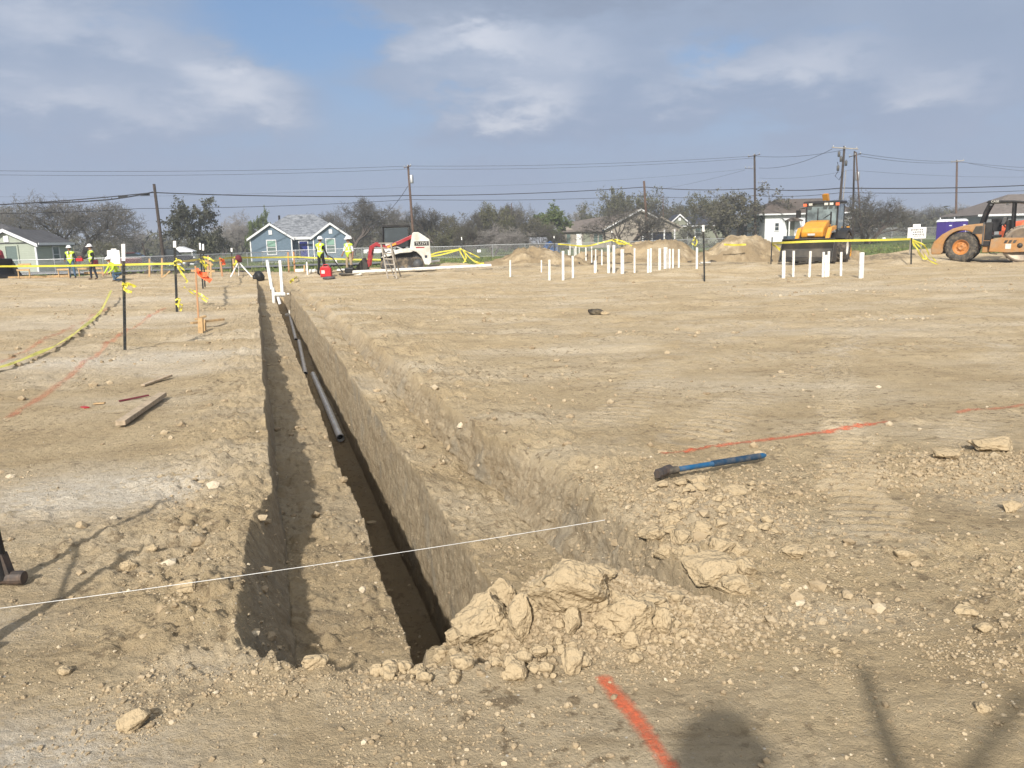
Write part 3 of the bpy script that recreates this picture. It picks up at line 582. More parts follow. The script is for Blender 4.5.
# ---- grass field
def grass_mat():
    m=mat('short_grass',(.085,.12,.035),.95,var=.35,scale=.9,coords='Object',dirt=(.20,.17,.085,.75),dscale=.35,bump=.15,bscale=6); return m
MT['grass']=grass_mat(); MT['blade']=mat('grass_blade',(.10,.14,.04),.9,var=.4,scale=.6,coords='Object',dirt=(.24,.2,.1,.8),dscale=.5)
def Hg(x,y):
    """height of the field beyond the dirt"""
    x=np.asarray(x,float); y=np.asarray(y,float)
    return -.22*ss(-x,14,34)*(1-ss(y,120,200))+.10*ss(x,5,20)*ss(y,47,60)+.45*ss(x,20,45)*ss(y,60,95)+.06*fbm(x/7,y/7,3,200)-.06
gy=np.concatenate([np.arange(44,110,.8),110*1.09**np.arange(0,48)]); gx=np.concatenate([-80*1.1**np.arange(44,0,-1),np.arange(-80,80,.9),80*1.1**np.arange(0,45)])
GX,GY=np.meshgrid(gx,gy); edge=46.3+1.0*fbm(GX/3,GX*0+1,3,201)-1.2*ss(GX,14,20)+.0*GX
GY=np.where(GY<47,edge+(GY-44)*.9,np.maximum(GY,edge+3))
GZ=Hg(GX,GY)-.5*(GY<edge+.1)
gi=np.arange(GX.size).reshape(GX.shape)
gf=smooth_mesh('grass_field',np.stack([GX,GY,GZ],-1).reshape(-1,3),np.stack([gi[:-1,:-1],gi[:-1,1:],gi[1:,1:],gi[1:,:-1]],-1).reshape(-1,4),MT['grass']); tag(gf,kind='structure')
# street, only seen at the left behind the tape
MT['asphalt']=mat('asphalt',(.17,.17,.17),.9,var=.1,scale=3)
sx_=np.arange(-120,-8,2.); sv=[];sf=[]
for i,x in enumerate(sx_):
    for j,dy in enumerate((0,6.5)): yq=57+dy-.05*x; sv.append((x,yq,float(Hg(x,yq))+.12))
for i in range(len(sx_)-1): sf.append((2*i,2*i+2,2*i+3,2*i+1))
tag(smooth_mesh('street',sv,sf,MT['asphalt']),kind='structure')
# tufts of grass
r=np.random.default_rng(3); n=26000; y=46.5+34*r.random(n)**1.5; x=(r.random(n)*2-1)*y*.72; k=(fbm(x/4,y/4,3,210)>-.25)&~((y>56.5-.05*x)&(y<64.5-.05*x)&(x<-8)); x=x[k];y=y[k];n=len(x); z=Hg(x,y)
hh=.07+.16*r.random(n)**2+.08*(y<49); an=r.random(n)*6.28; w=.05+.05*r.random(n); dx=np.cos(an)*w; dy=np.sin(an)*w; lx=r.normal(size=n)*.05; ly=r.normal(size=n)*.05
v=np.stack([np.stack([x-dx,y-dy,z],-1),np.stack([x+dx,y+dy,z],-1),np.stack([x+lx,y+ly,z+hh],-1)],1).reshape(-1,3)
g=smooth_mesh('grass',v,np.arange(3*n).reshape(-1,3),MT['blade'],smooth=False); tag(g,'green and straw coloured grass tufts growing in the field beyond the dirt','grass',kind='stuff')

# ---- dirt mounds
def mound_thing(px,py_top,px0,px1,py_b,Y_,label,lobes=(),seed=0):
    c=P((px0+px1)/2,py_b,Y_); sc=Y_/F; hw=(px1-px0)*sc/2; nr,na=60,120; top=P(px,py_top,Y_)[2]; zb=0.
    hgt=top-zb; gx_=np.linspace(-1.25,1.25,150); gy_=np.linspace(-1.25,1.25,90); A,B=np.meshgrid(gx_,gy_)
    off=(px-(px0+px1)/2)*sc/hw
    wx_=A+.10*fbm(A*2.2,B*2.2,3,seed+1); wy_=B+.10*fbm(A*2.2+9,B*2.2,3,seed+2)
    def cone(ax,rr,hh): d=np.hypot((wx_-ax)/rr,wy_/rr*1.02); return hh*np.clip(1-d,0,1)**1.0*(1-.22*np.exp(-(d/.2)**2))
    h=cone(off,1.-abs(off)*.6,hgt*1.12)
    for ax,rr,hf in lobes: h=np.maximum(h,cone(ax,rr,hgt*hf*1.1))
    h=h+(h>0.02)*(.30*(fbm(A*hw/.9,B*hw/1.6,5,seed+3,.62))*np.clip(h/.5,0,1)+.10*np.abs(fbm(A*hw/.35,B*hw/1.5,3,seed+6))+.45*clod(A*hw,B*hw,.55,seed+4,.35,.5)+.8*clod(A*hw,B*hw,.24,seed+5,.4,.5)); hm_=h-.12*(h<=.02)-.05
    yd=hw*.62; V=np.stack([A*hw,B*yd,hm_],-1).reshape(-1,3); q=np.arange(A.size).reshape(A.shape)
    o=smooth_mesh('dirt_mound',V,np.stack([q[:-1,:-1],q[:-1,1:],q[1:,1:],q[1:,:-1]],-1).reshape(-1,4),MT['soil']); o.location=(c[0],Y_,max(0,H(c[0],min(Y_,46)))*.5)
    attr(o,'moist',np.clip(.85+fbm(A*5,B*5,4,seed+8)*1.2,0,1).ravel()); return tag(o,label,'dirt mound','heaps of excavated dirt behind the pipe risers')
mound_thing(536,246,470,600,266,47,'smallest dirt mound, left of the pipe risers and in front of the blue tarp',[(.55,.45,.45)],300)
mound_thing(652,236,562,715,263,48,'broad dirt mound in front of the tan house and behind the pipe risers',[(-.55,.55,.60),(.35,.6,.75)],320)
mound_thing(743,231.5,684,800,262,46.5,'tall dirt mound left of the yellow backhoe',[(.45,.5,.62),(-.5,.45,.55)],340)
mound_thing(826,246,796,872,266,42.5,'low dirt mound under the rear wheels of the yellow backhoe',[(.5,.5,.7)],360)

# ---- houses
def shell(x0,xm,x1,z0,zp,t=.16): return [(x0,z0),(xm,zp),(x1,z0),(x1,z0-t),(xm,zp-t),(x0,z0-t)]
def window(par,x,y,z,w,h,frame='trim',pane='pane',face='-y',bars=1,extra=None,t=.11):
    f=MB(); d=.08
    f.box((0,0,h/2+t/2),(w+2*t,d,t)); f.box((0,0,-h/2-t/2),(w+2*t,d,t)); f.box((-w/2-t/2,0,0),(t,d,h)); f.box((w/2+t/2,0,0),(t,d,h))
    for b in range(bars): f.box((0,-.005,(b+1)*h/(bars+1)-h/2),(w,d*.6,.05))
    o=f.build('window',frame,par); o.location=(x,y-.03,z)
    if face=='+x': o.rotation_euler=(0,0,PI/2)
    p=MB().box((0,.02,0),(w,.03,h)).build('pane',pane,o)
    if extra: MB().box((0,.0,h*.27),(w*.92,.02,h*.4)).build('blind',extra,o)
    return o
def gable_wing(par,xa,xb,zg,ze,zp,y0,y1,wallm,roofm,ov=.35,trimm='trim',vent=True):
    xm=(xa+xb)/2; w=MB().prism([(xa,zg),(xb,zg),(xb,ze),(xm,zp-.02),(xa,ze)],y0,y1).build('wall',wallm,par)
    sl_=(zp-ze)/(xm-xa); zo=ze-ov*sl_
    rf=MB().prism(shell(xa-ov,xm,xb+ov,zo+.16,zp+.16),y0-ov+.05,y1).build('roof',roofm,par)
    MB().prism(shell(xa-ov-.03,xm,xb+ov+.03,zo+.17,zp+.19,.26),y0-ov-.02,y0-ov+.06).build('fascia',trimm,rf)
    t=MB()
    for x in (xa,xb): t.box((x,y0-.02,(zg+ze)/2),(.14,.1,ze-zg))
    t.build('corner_trim',trimm,par)
    if vent: MB().box((xm,y0-.04,ze+(zp-ze)*.42),(.42,.06,.5)).build('gable_vent',trimm,par)
    return w
def hip(par,xa,xb,ya,yb,ze,zp,ins,roofm,name='roof'):
    v=[(xa,ya,ze),(xb,ya,ze),(xb,yb,ze),(xa,yb,ze),(xa+ins,(ya+yb)/2,zp),(xb-ins,(ya+yb)/2,zp)]
    m=MB().add(v,[(0,1,5,4),(1,2,5),(2,3,4,5),(3,0,4),(3,2,1,0)]); rf=m.build(name,roofm,par)
    f=MB()
    for a,b in ((0,1),(1,2),(2,3),(3,0)):
        p,q=np.array(v[a]),np.array(v[b]); L_=np.linalg.norm(q-p); ang=math.atan2(q[1]-p[1],q[0]-p[0]); f.box((p+q)/2+np.array([0,0,-.09]),(L_+.06,.06,.18),rotz(ang))
    f.build('fascia','trim',rf); return rf
# blue house
D=92; s=F/D; b=P(301,258,D); zb=float(Hg(b[0],D)); b[2]=b[2]
hs=thing('house','blue house with two front gables, white trim and grey shingle roof','house',(b[0],D,zb),math.radians(11.))
X_=lambda px:(px-301)/s
ze=2.62;zp=4.15
MB().box((0,5.5,ze/2),(X_(351)-X_(251)-.1,7.6,ze)).build('wall','bluesid',hs)
gable_wing(hs,X_(251),X_(292.5),0,ze,zp,0,4,'bluesid','r_grey'); gable_wing(hs,X_(315),X_(351.5),0,ze,zp-.05,-.2,4,'bluesid','r_grey')
hip(hs,X_(250)-.2,X_(352)+.2,1.2,9.8,ze+.1,5.45,4.6,'r_grey')
window(hs,X_(272),-.02,1.55,1.0,1.55,extra='mint'); window(hs,X_(332.5),-.22,1.6,1.0,1.5,extra='mint')
dr=MB().box((X_(303.5),1.68,1.1),(.95,.08,2.1)).build('door','bluedoor',hs)
f=MB(); 
for x,w,z,h in ((-.56,.14,1.1,2.2),(.56,.14,1.1,2.2),(0,1.25,2.24,.14)): f.box((X_(303.5)+x,1.66,z),(w,.08,h))
f.build('door_frame','trim',dr); MB().lathe([(.0,-.03),(.035,-.02),(.035,.02),(0,.03)],(X_(303.5)+.36,1.6,1.05),'y',8).build('handle','steel',dr)
MB().box((X_(303.8),.6,2.5),(2.6,.1,.22)).build('porch_beam','trim',hs); MB().box((X_(303.8),.9,.08),(2.6,1.6,.16)).build('porch_step','greysid',hs)
MB().tube([(X_(277),6,4.6),(X_(277),6,5.4)],.14,8).build('roof_vent','black',hs)
hs.scale=(.93,1,1)
# sage house at left
D=65; s=F/D; zb=float(Hg(-40,D)); X_=lambda px:(px-20)/s; zz=lambda py,px=20: P(px,py,D)[2]-zb
b=P(20,270,D); hs=thing('house','sage green house with charcoal roof at the left edge','house',(b[0],D,zb),math.radians(-3))
ze=zz(244,39)
gable_wing(hs,X_(-18),X_(39),0,ze,zz(231,12),0,5,'sage','r_dark')
MB().box(((X_(-90)+X_(39))/2-.05,2.5,ze/2),(X_(39)-X_(-90)-.1,4.2,ze)).build('wall','sage',hs)
xr=X_(39)+.38; v=[(X_(-110),-.1,ze+.1),(xr,-.1,ze+.1),(xr,4.75,ze+.1),(X_(-110),4.75,ze+.1),(X_(-90),2.4,zz(221,0)),(-2.75,2.4,zz(222.5,9))]
rf=MB().add(v,[(0,1,5,4),(1,2,5),(2,3,4,5),(3,0,4),(3,2,1,0)]).build('roof','r_dark',hs)
f=MB(); f.box((xr,2.3,ze),(.06,4.9,.2)); f.build('fascia','trim',rf)
window(hs,X_(14.5),-.02,1.5,.95,1.5,bars=0,frame='sage'); w_=window(hs,X_(39)+.02,2.6,1.5,.8,1.2,face='+x')
MB().tube([(-1.6,3,ze+.8),(-1.6,3,ze+1.6)],.08,6).build('roof_vent','black',hs)
# tan house
D=125; s=F/D; zb=float(Hg(17,D)); X_=lambda px:(px-617)/s; zz=lambda py,px=617: P(px,py,D)[2]-zb
b=P(617,246,D); hs=thing('house','tan house with brown roof behind the broad dirt mound','house',(b[0],D,zb),0)
ze=zz(231,590)
MB().box(((X_(563)+X_(672))/2,6,ze/2),(X_(672)-X_(563),9,ze)).build('wall','tansid',hs)
MB().prism([(X_(563),0),(X_(576),0),(X_(576),ze),((X_(563)+X_(576))/2,zz(223)),(X_(563),ze)],1.45,1.7).build('end_wall','tansid',hs)
v=[(X_(561),.9,ze-.1),(X_(640),.9,ze-.1),(X_(640),10.5,ze),(X_(561),10.5,ze),(X_(567),4.5,zz(221)),(X_(640),5.5,zz(211))]
MB().add(v,[(0,1,5,4),(1,2,5),(2,3,4,5),(3,0,4),(3,2,1,0)]).build('roof','r_brown',hs)
gable_wing(hs,X_(606),X_(670),0,zz(227),zz(210,640),0,9,'tansid','r_brown',ov=.6,trimm='tansid')
gable_wing(hs,X_(640),X_(676),ze-.4,zz(228),zz(218,657),-1.2,4,'tansid','r_brown',ov=.5,trimm='tansid',vent=False)
fa=MB(); fa.prism(shell(X_(604),X_(640),X_(674),zz(228.5),zz(209.3),.22),-.75,-.66); fa.build('gable_trim','trim',hs)
MB().box((X_(655),-.5,1.1),(X_(672)-X_(642),.5,2.1)).build('porch_shade_block','navy',hs)  # solid dark block; the porch's shade is put in as its colour
for px in (641,650,662,672): MB().box((X_(px),-1.1,ze/2),(.22,.22,ze)).build('porch_post','trim',hs)
MB().box((X_(580.5),1.42,1.3),(.85,.06,2.0)).build('door','white',hs); MB().box((X_(588),1.42,1.35),(1.1,.06,2.2)).build('shutter','olivesid',hs)
for px in (570,597,602): window(hs,X_(px),1.46,1.5,.6,1.5,frame='tansid',bars=0)
di=thing('satellite_dish','grey satellite dish on a mast left of the tan house','satellite dish',tuple(P(556,246,118)*np.array([1,1,0])+np.array([0,0,float(Hg(8,118))])))
MB().tube([(0,0,0),(0,0,2.9)],.06,6).build('mast','steel',di); MB().lathe([(0,.12),(.35,.06),(.6,-.1)],(0,-.1,3.2),'y',16,R=eul(-.5,0,.5)).build('dish','steel',di)
# olive house
D=132; s=F/D; zb=float(Hg(32,D)); X_=lambda px:(px-698)/s; zz=lambda py,px=698: P(px,py,D)[2]-zb
b=P(698,243,D); hs=thing('house','olive house with slate roof and one white window right of the tan house','house',(b[0],D,zb),0); ze=zz(225.5)
MB().box(((X_(686)+X_(722))/2,4,ze/2),(X_(722)-X_(686),8,ze)).build('wall','olivesid',hs)
gable_wing(hs,X_(671),X_(687),0,zz(222),zz(215,679),-.3,5,'olivesid','r_slate'); hip(hs,X_(680),X_(724),-.6,8.6,ze,zz(212.5),3.2,'r_slate'); window(hs,X_(697.7),-.02,1.9,.9,1.4)
# white house
D=100; s=F/D; zb=float(Hg(35,D)); X_=lambda px:(px-790)/s; zz=lambda py,px=790: P(px,py,D)[2]-zb
b=P(790,243,D); hs=thing('house','white raised house with brown hip roof behind the yellow backhoe','house',(b[0],D,zb),math.radians(-3)); ze=zz(214,780)
MB().box(((X_(765)+X_(850))/2,4.5,ze/2),(X_(850)-X_(765),9,ze)).build('wall','whitesid',hs)
hip(hs,X_(758),X_(856),-.6,9.6,ze+.05,zz(197.5),3.4,'r_dbrown')
window(hs,X_(776.5),-.02,zz(226.5),.45,.9,pane='glass'); 
MB().box((X_(790),-.03,zz(229.5)),(.9,.06,2.)).build('door','olivesid',hs)
pr=MB().prism([(X_(784),zz(220.5)),(X_(790.5),zz(217.5)),(X_(798),zz(220.5)),(X_(798),zz(221.5)),(X_(784),zz(221.5))],-1.6,0).build('porch_roof','r_dbrown',hs)
for px in (785,797): MB().box((X_(px),-1.5,zz(221.5)/2),(.14,.14,zz(221.5))).build('porch_post','trim',hs); MB().box((X_(791),-.8,zz(236)/2),(2.,1.6,zz(236))).build('porch_deck','bluesid',hs)
MB().tube([(X_(793),4,zz(201)),(X_(793),4,zz(197.5))],.1,6).build('roof_vent','steel',hs)
# grey shed
b=P(752,243,112); zz=lambda py: P(752,py,112)[2]-float(Hg(35,112)); s=F/112
sh=thing('shed','low grey shed between the large olive tree and the white house','shed',(b[0],112,float(Hg(35,112))))
MB().box((0,2,zz(226)/2),(26/s,4,zz(226))).build('wall','greysid',sh); MB().box((0,2,zz(225.5)),(29/s,4.8,.12),eul(.05)).build('roof','r_brown',sh)
# building at the right edge
D=120; s=F/D; zb=float(Hg(80,D)); b=P(1010,240,D); zz=lambda py: P(1010,py,D)[2]-zb
bd=thing('building','long building with brown roof and white fascia behind the roller','building',(b[0],D,zb),0)
MB().box((8,5,zz(216)/2),(60/s+16,10,zz(216))).build('wall','greysid',bd)
v=[(-34/s,-.6,zz(214.5)),(46/s+14,-.6,zz(214.5)),(46/s+14,11,zz(214.5)),(-34/s,11,zz(214.5)),(14/s,5,zz(193)),(46/s+8,5,zz(192))]
rf=MB().add(v,[(0,1,5,4),(1,2,5),(2,3,4,5),(3,0,4),(3,2,1,0)]).build('roof','r_brown',bd)
MB().box((8,-.65,zz(214.8)),(66/s+17,.1,.3)).build('fascia','trim',rf)
# tarp lean-to, trailers and cars
b=P(543,246,100); sh=thing('lean_to','low lean-to with grey sheet roof beside the blue tarp','shelter',(b[0],100,float(Hg(b[0],100))))
MB().box((-.6,0,.8),(2.0,1.6,.5)).build('stacked_timber','woodgrey',sh)
l=MB(); [l.box((x,y,.7),(.1,.1,1.4)) for x in(-1.7,.5) for y in(-.9,.9)]; l.build('post','woodgrey',sh); MB().box((-.6,0,1.5),(2.4,2.3,.06),eul(.35)).build('roof_sheet','steel',sh)
b=P(550.5,246,98); tp=MB(); A,B=np.meshgrid(np.linspace(-1.1,1.1,22),np.linspace(-1,1,16)); hh=1.25*np.clip(1-(np.abs(A)/1.2)**3,0,1)*np.clip(1-(np.abs(B)/1.05)**3,0,1)*(1+.25*fbm(A*2,B*2,3,77)); q=np.arange(A.size).reshape(A.shape)
o=smooth_mesh('tarpaulin',np.stack([A,B,hh],-1).reshape(-1,3),np.stack([q[:-1,:-1],q[:-1,1:],q[1:,1:],q[1:,:-1]],-1).reshape(-1,4),MT['bluetarp']); o.location=(b[0],98,float(Hg(b[0],98))); tag(o,'bright blue tarpaulin draped over a pile left of the tan house','tarp')
def car(px,py,Y_,label,paint,L_=4.5,Hc=1.45,rz=0.,kind='sedan'):
    b=P(px,py,Y_); t=thing('parked_car' if kind=='sedan' else 'pickup_truck',label,'car' if kind=='sedan' else 'truck',(b[0],Y_,float(Hg(b[0],Y_))),rz); h=Hc; l=L_/2
    prof=[(-l,.35),(-l,.75*h*.8),(-l*.93,.62*h),(-l*.45,.66*h),(l*.55,.66*h),(l*.95,.58*h),(l,.45*h),(l,.35)] 
    MB().prism(prof,-.85,.85).build('body',paint,t,bev=.06)
    if kind=='sedan': cab=[(-l*.62,.64*h),(-l*.38,h*.97),(l*.12,h),(l*.5,.64*h)]
    else: cab=[(-l*.15,.64*h),(-l*.1,h),(l*.28,h),(l*.5,.64*h)]
    MB().prism(cab,-.72,.72).build('cabin','glass',t,bev=.04); ro=[(cab[1][0]-.03,cab[1][1]-.03),(cab[2][0]+.03,cab[2][1]-.03),(cab[2][0]-.05,cab[2][1]+.05),(cab[1][0]+.05,cab[1][1]+.05)]; MB().prism(ro,-.73,.73).build('roof',paint,t)
    for x in(-l*.62,l*.62):
        for y_ in(-.86,.86):
            w=MB().lathe([(.05,-.1),(.3,-.1),(.34,-.06),(.34,.06),(.3,.1),(.05,.1)],(x,y_,.34),'y',16).build('wheel','rubber',t); MB().lathe([(0,-.11),(.2,-.11),(.2,.11),(0,.11)],(x,y_,.34),'y',12).build('rim','steel',w)
    for y_ in(-.6,.6): MB().box((l+.0,y_,.52*h),(.06,.3,.14)).build('headlight','white',t)
car(135,259,80,'dark red parked car behind the left tape','carred',rz=.15)
car(169,258,76,'black pickup truck parked beside the leaning wooden pole','carblack',4.6,1.75,rz=.3,kind='pickup')
b=P(183,259,86); tn=thing('canopy_shelter','white canopy shelter right of the leaning pole','shelter',(b[0],86,float(Hg(b[0],86))),.2)
MB().prism([(-1.3,1.5),(0,2.),(1.3,1.5),(1.3,1.4),(-1.3,1.4)],-1.2,1.2).build('canopy','whiteroof',tn); l=MB(); [l.box((x,y_,.75),(.07,.07,1.5)) for x in(-1.2,1.2) for y_ in(-1.1,1.1)]; l.build('post','trim',tn); MB().box((.2,.3,.65),(1.9,1.3,1.2)).build('side_panel','whiteroof',tn)
car(380,247,105,'distant white parked car between the blue house and the skid steer','carwhite',4.2,1.4)

# ---- chain link fences
def link_mat():
    m=bpy.data.materials.new('chain_link'); m.use_nodes=True; t=m.node_tree; b=t.nodes['Principled BSDF']; L=t.links.new; b.inputs['Base Color'].default_value=(.4,.41,.42,1); b.inputs['Metallic'].default_value=.5; b.inputs['Roughness'].default_value=.5
    g=t.nodes.new('ShaderNodeNewGeometry'); s=t.nodes.new('ShaderNodeSeparateXYZ'); L(g.outputs['Position'],s.inputs[0])
    def mm(op,a,c):
        n=t.nodes.new('ShaderNodeMath'); n.operation=op
        for i,v in((0,a),(1,c)):
            if hasattr(v,'is_output'): L(v,n.inputs[i])
            else: n.inputs[i].default_value=v
        return n.outputs[0]
    a=mm('PINGPONG',mm('ADD',s.outputs[0],s.outputs[2]),.05); c=mm('PINGPONG',mm('SUBTRACT',s.outputs[0],s.outputs[2]),.05)
    L(mm('LESS_THAN',mm('MINIMUM',a,c),.0045),b.inputs['Alpha']); return m
MT['link']=link_mat()
def fence(pts,h,label,sp=3.,z0=None):
    a=np.array(pts[0]); t=thing('chain_link_fence',label,'fence',(a[0],a[1],float(Hg(a[0],a[1])))); base=np.array([a[0],a[1],float(Hg(a[0],a[1]))])
    posts=[]
    for p,q in zip(pts[:-1],pts[1:]):
        p=np.array(p,float);q=np.array(q,float);L_=np.linalg.norm(q-p);k=max(1,int(L_/sp))
        posts+= [p+(q-p)*i/k for i in range(k)]
    posts.append(np.array(pts[-1],float)); G_=[np.array([p[0],p[1],float(Hg(p[0],p[1]))])-base for p in posts]
    rl=MB().tube([g+[0,0,h] for g in G_],.03,6); rl.build('top_rail','steel',t); rl=MB().tube([g+[0,0,.12] for g in G_],.012,4).build('bottom_wire','steel',t)
    f=MB()
    for g,k in zip(G_[:-1],G_[1:]): f.quad(g+[0,0,.05],k+[0,0,.05],k+[0,0,h],g+[0,0,h])
    f.build('mesh_panel','link',t)
    for g in G_: MB().tube([g-[0,0,.3],g+[0,0,h+.05]],.035,6).build('post','steel',t)
    return t
fence([(-45,58),(-28,61),(-19,68)],1.2,'chain link fence behind the two workers at the left')
fence([(-24,76),(-8,77),(8,78),(22,79)],1.2,'long chain link fence in front of the blue house and the middle trees',3.2)
fence([(40,96),(60,94),(75,92),(90,92)],1.5,'chain link fence behind the white sign and the portable toilets',3.2)
# white tags on the fence
for px,py,Y_ in ((479,251,77.3),(518.5,250,77.9),(828,235,95),(884,238.5,94)):
    b=P(px,py,Y_-.15); MB().box((0,0,0),(.36,.02,.26)).build('fence_tag','white'); o=bpy.context.scene.collection.objects[-1]; o.location=tuple(b)
    tag(o,{479:'white tag on the fence right of the yellow tape bow',518.5:'white tag on the fence above the left end of the smallest mound',828:'white tag on the fence beside the backhoe',884:'white tag on the fence left of the white sign'}[px],'sign','white tags on the chain link fences')

# ---- trees
MT['bark']=mat('bark',(.085,.07,.06),.95,var=.3,scale=3); MT['twig_grey']=mat('twigs_grey',(.13,.122,.11),.95,var=.2); MT['twig_brown']=mat('twigs_brown',(.085,.078,.066),.95,var=.2); MT['twig_pale']=mat('twigs_pale',(.26,.24,.225),.95,var=.2)
def leafm(n,c): 
    m=mat(n,c,.7,var=.35,scale=.8); return m
MT['leaf_olive']=leafm('leaf_olive',(.095,.095,.045)); MT['leaf_dark']=leafm('leaf_dark',(.055,.057,.032)); MT['leaf_brown']=leafm('leaf_brown',(.088,.082,.05)); MT['leaf_green']=leafm('leaf_green',(.09,.12,.035))
def tree_proto(seed,stems,levels,nleaf,leafsz,twigm,leafmt,droop=0.,up=.25,tw=.0016):
    r=np.random.default_rng(seed); TR=MB(); CR=MB(); tips=[]
    def br(p,d,L_,rad,lv):
        k=4 if lv<2 else 3; pts=[p]; q=p.copy(); dd=d.copy()
        for i in range(k):
            dd=dd+r.normal(size=3)*(.16+.05*lv)+np.array([0,0,up*.12-droop*.05*lv]); dd/=np.linalg.norm(dd); q=q+dd*L_/k; pts.append(q.copy())
        rs=np.linspace(rad,rad*.55,k+1); (TR if lv<3 else CR).tube(pts,list(rs),5 if lv<2 else 3,0,False)
        if lv>=levels: tips.extend(pts[1:]); return
        nb=(3,4,4,5,4,4)[lv] if lv else 4
        for j in range(nb):
            f=.35+.65*(j+1)/nb; i=min(int(f*k),k-1); a=pts[i]+(pts[i+1]-pts[i])*(f*k-i)
            ax=r.normal(size=3); ax-=dd*(ax@dd); ax/=np.linalg.norm(ax); ang=.45+.5*r.random(); nd=dd*math.cos(ang)+ax*math.sin(ang); nd[2]+=up*.3; nd/=np.linalg.norm(nd)
            br(a,nd,L_*(.62+.18*r.random()),max(rad*.55*(.7+.3*r.random()),tw),lv+1)
    for s_ in range(stems):
        a=6.28*(s_+r.random()*.6)/stems; tilt=.15 if stems==1 else .45+.25*r.random(); br(np.array([.012*math.cos(a),.012*math.sin(a),-.01]),np.array([math.sin(tilt)*math.cos(a),math.sin(tilt)*math.sin(a),math.cos(tilt)]),.34,.028 if stems==1 else .019,0)
    T=np.array(tips); nt_=9000 if nleaf<4000 else 2500
    c=T[r.integers(0,len(T),nt_)]+r.normal(size=(nt_,3))*.008; a=r.normal(size=(nt_,3))+[0,0,.4]; a/=np.linalg.norm(a,axis=1)[:,None]; b_=np.cross(a,r.normal(size=(nt_,3))); b_/=np.linalg.norm(b_,axis=1)[:,None]; z=.012+.022*r.random((nt_,1))
    v=np.stack([c,c+a*z*.5+b_*.0013,c+a*z,c+a*z*.5-b_*.0013],1).reshape(-1,3); CR.add(v,np.arange(4*nt_).reshape(-1,4).tolist(),0)
    if nleaf:
        c=T[r.integers(0,len(T),nleaf)]+r.normal(size=(nleaf,3))*.012; a=r.normal(size=(nleaf,3)); a/=np.linalg.norm(a,axis=1)[:,None]; b_=np.cross(a,r.normal(size=(nleaf,3))); b_/=np.linalg.norm(b_,axis=1)[:,None]; z=leafsz*(.6+.8*r.random((nleaf,1)))
        v=np.stack([c-a*z,c+b_*z*.7,c+a*z,c-b_*z*.7],1).reshape(-1,3); CR.add(v,np.arange(4*nleaf).reshape(-1,4).tolist(),1)
    ex=np.concatenate(CR.v); H_=np.percentile(ex[:,2],99.3); Wd=np.percentile(np.abs(ex[:,:2]),95)*2
    for M_ in (TR,CR): M_.v=[q/np.array([Wd,Wd,H_]) for q in M_.v]
    root=thing('tree','x','tree'); t=TR.build('trunk','bark',root); c=CR.build('crown',[twigm,leafmt],root); return root
PR=dict(bare1=tree_proto(1,3,5,2600,.006,'twig_grey','leaf_brown'),bare2=tree_proto(2,1,5,1500,.006,'twig_brown','leaf_brown'),bare3=tree_proto(9,4,4,1600,.008,'twig_brown','leaf_brown',tw=.002),pale=tree_proto(3,2,5,300,.005,'twig_pale','leaf_brown'),
 olive1=tree_proto(4,3,4,6000,.011,'twig_brown','leaf_olive'),olive2=tree_proto(5,2,4,4800,.011,'twig_grey','leaf_olive'),dark=tree_proto(6,2,4,9000,.012,'twig_brown','leaf_dark'),green=tree_proto(7,1,4,9000,.013,'twig_brown','leaf_green'),brown=tree_proto(8,3,4,5200,.011,'twig_grey','leaf_brown'))
used_=set()
def tree(kind,px,pyt,wpx,Y_,label,rz=0.,group='trees along the horizon',name='tree'):
    pr=PR[kind]
    if kind in used_: o=copytree(pr)
    else: o=pr; used_.add(kind)
    b=P(px,240,Y_); zb=float(Hg(b[0],Y_)); h=(P(px,pyt,Y_)[2]-zb); w=wpx*1.18*Y_/F
    o.location=(b[0],Y_,zb); o.scale=(w,w,h); o.rotation_euler=(0,0,rz); o.name=name; tag(o,label,'tree' if name=='tree' else 'bush',group)
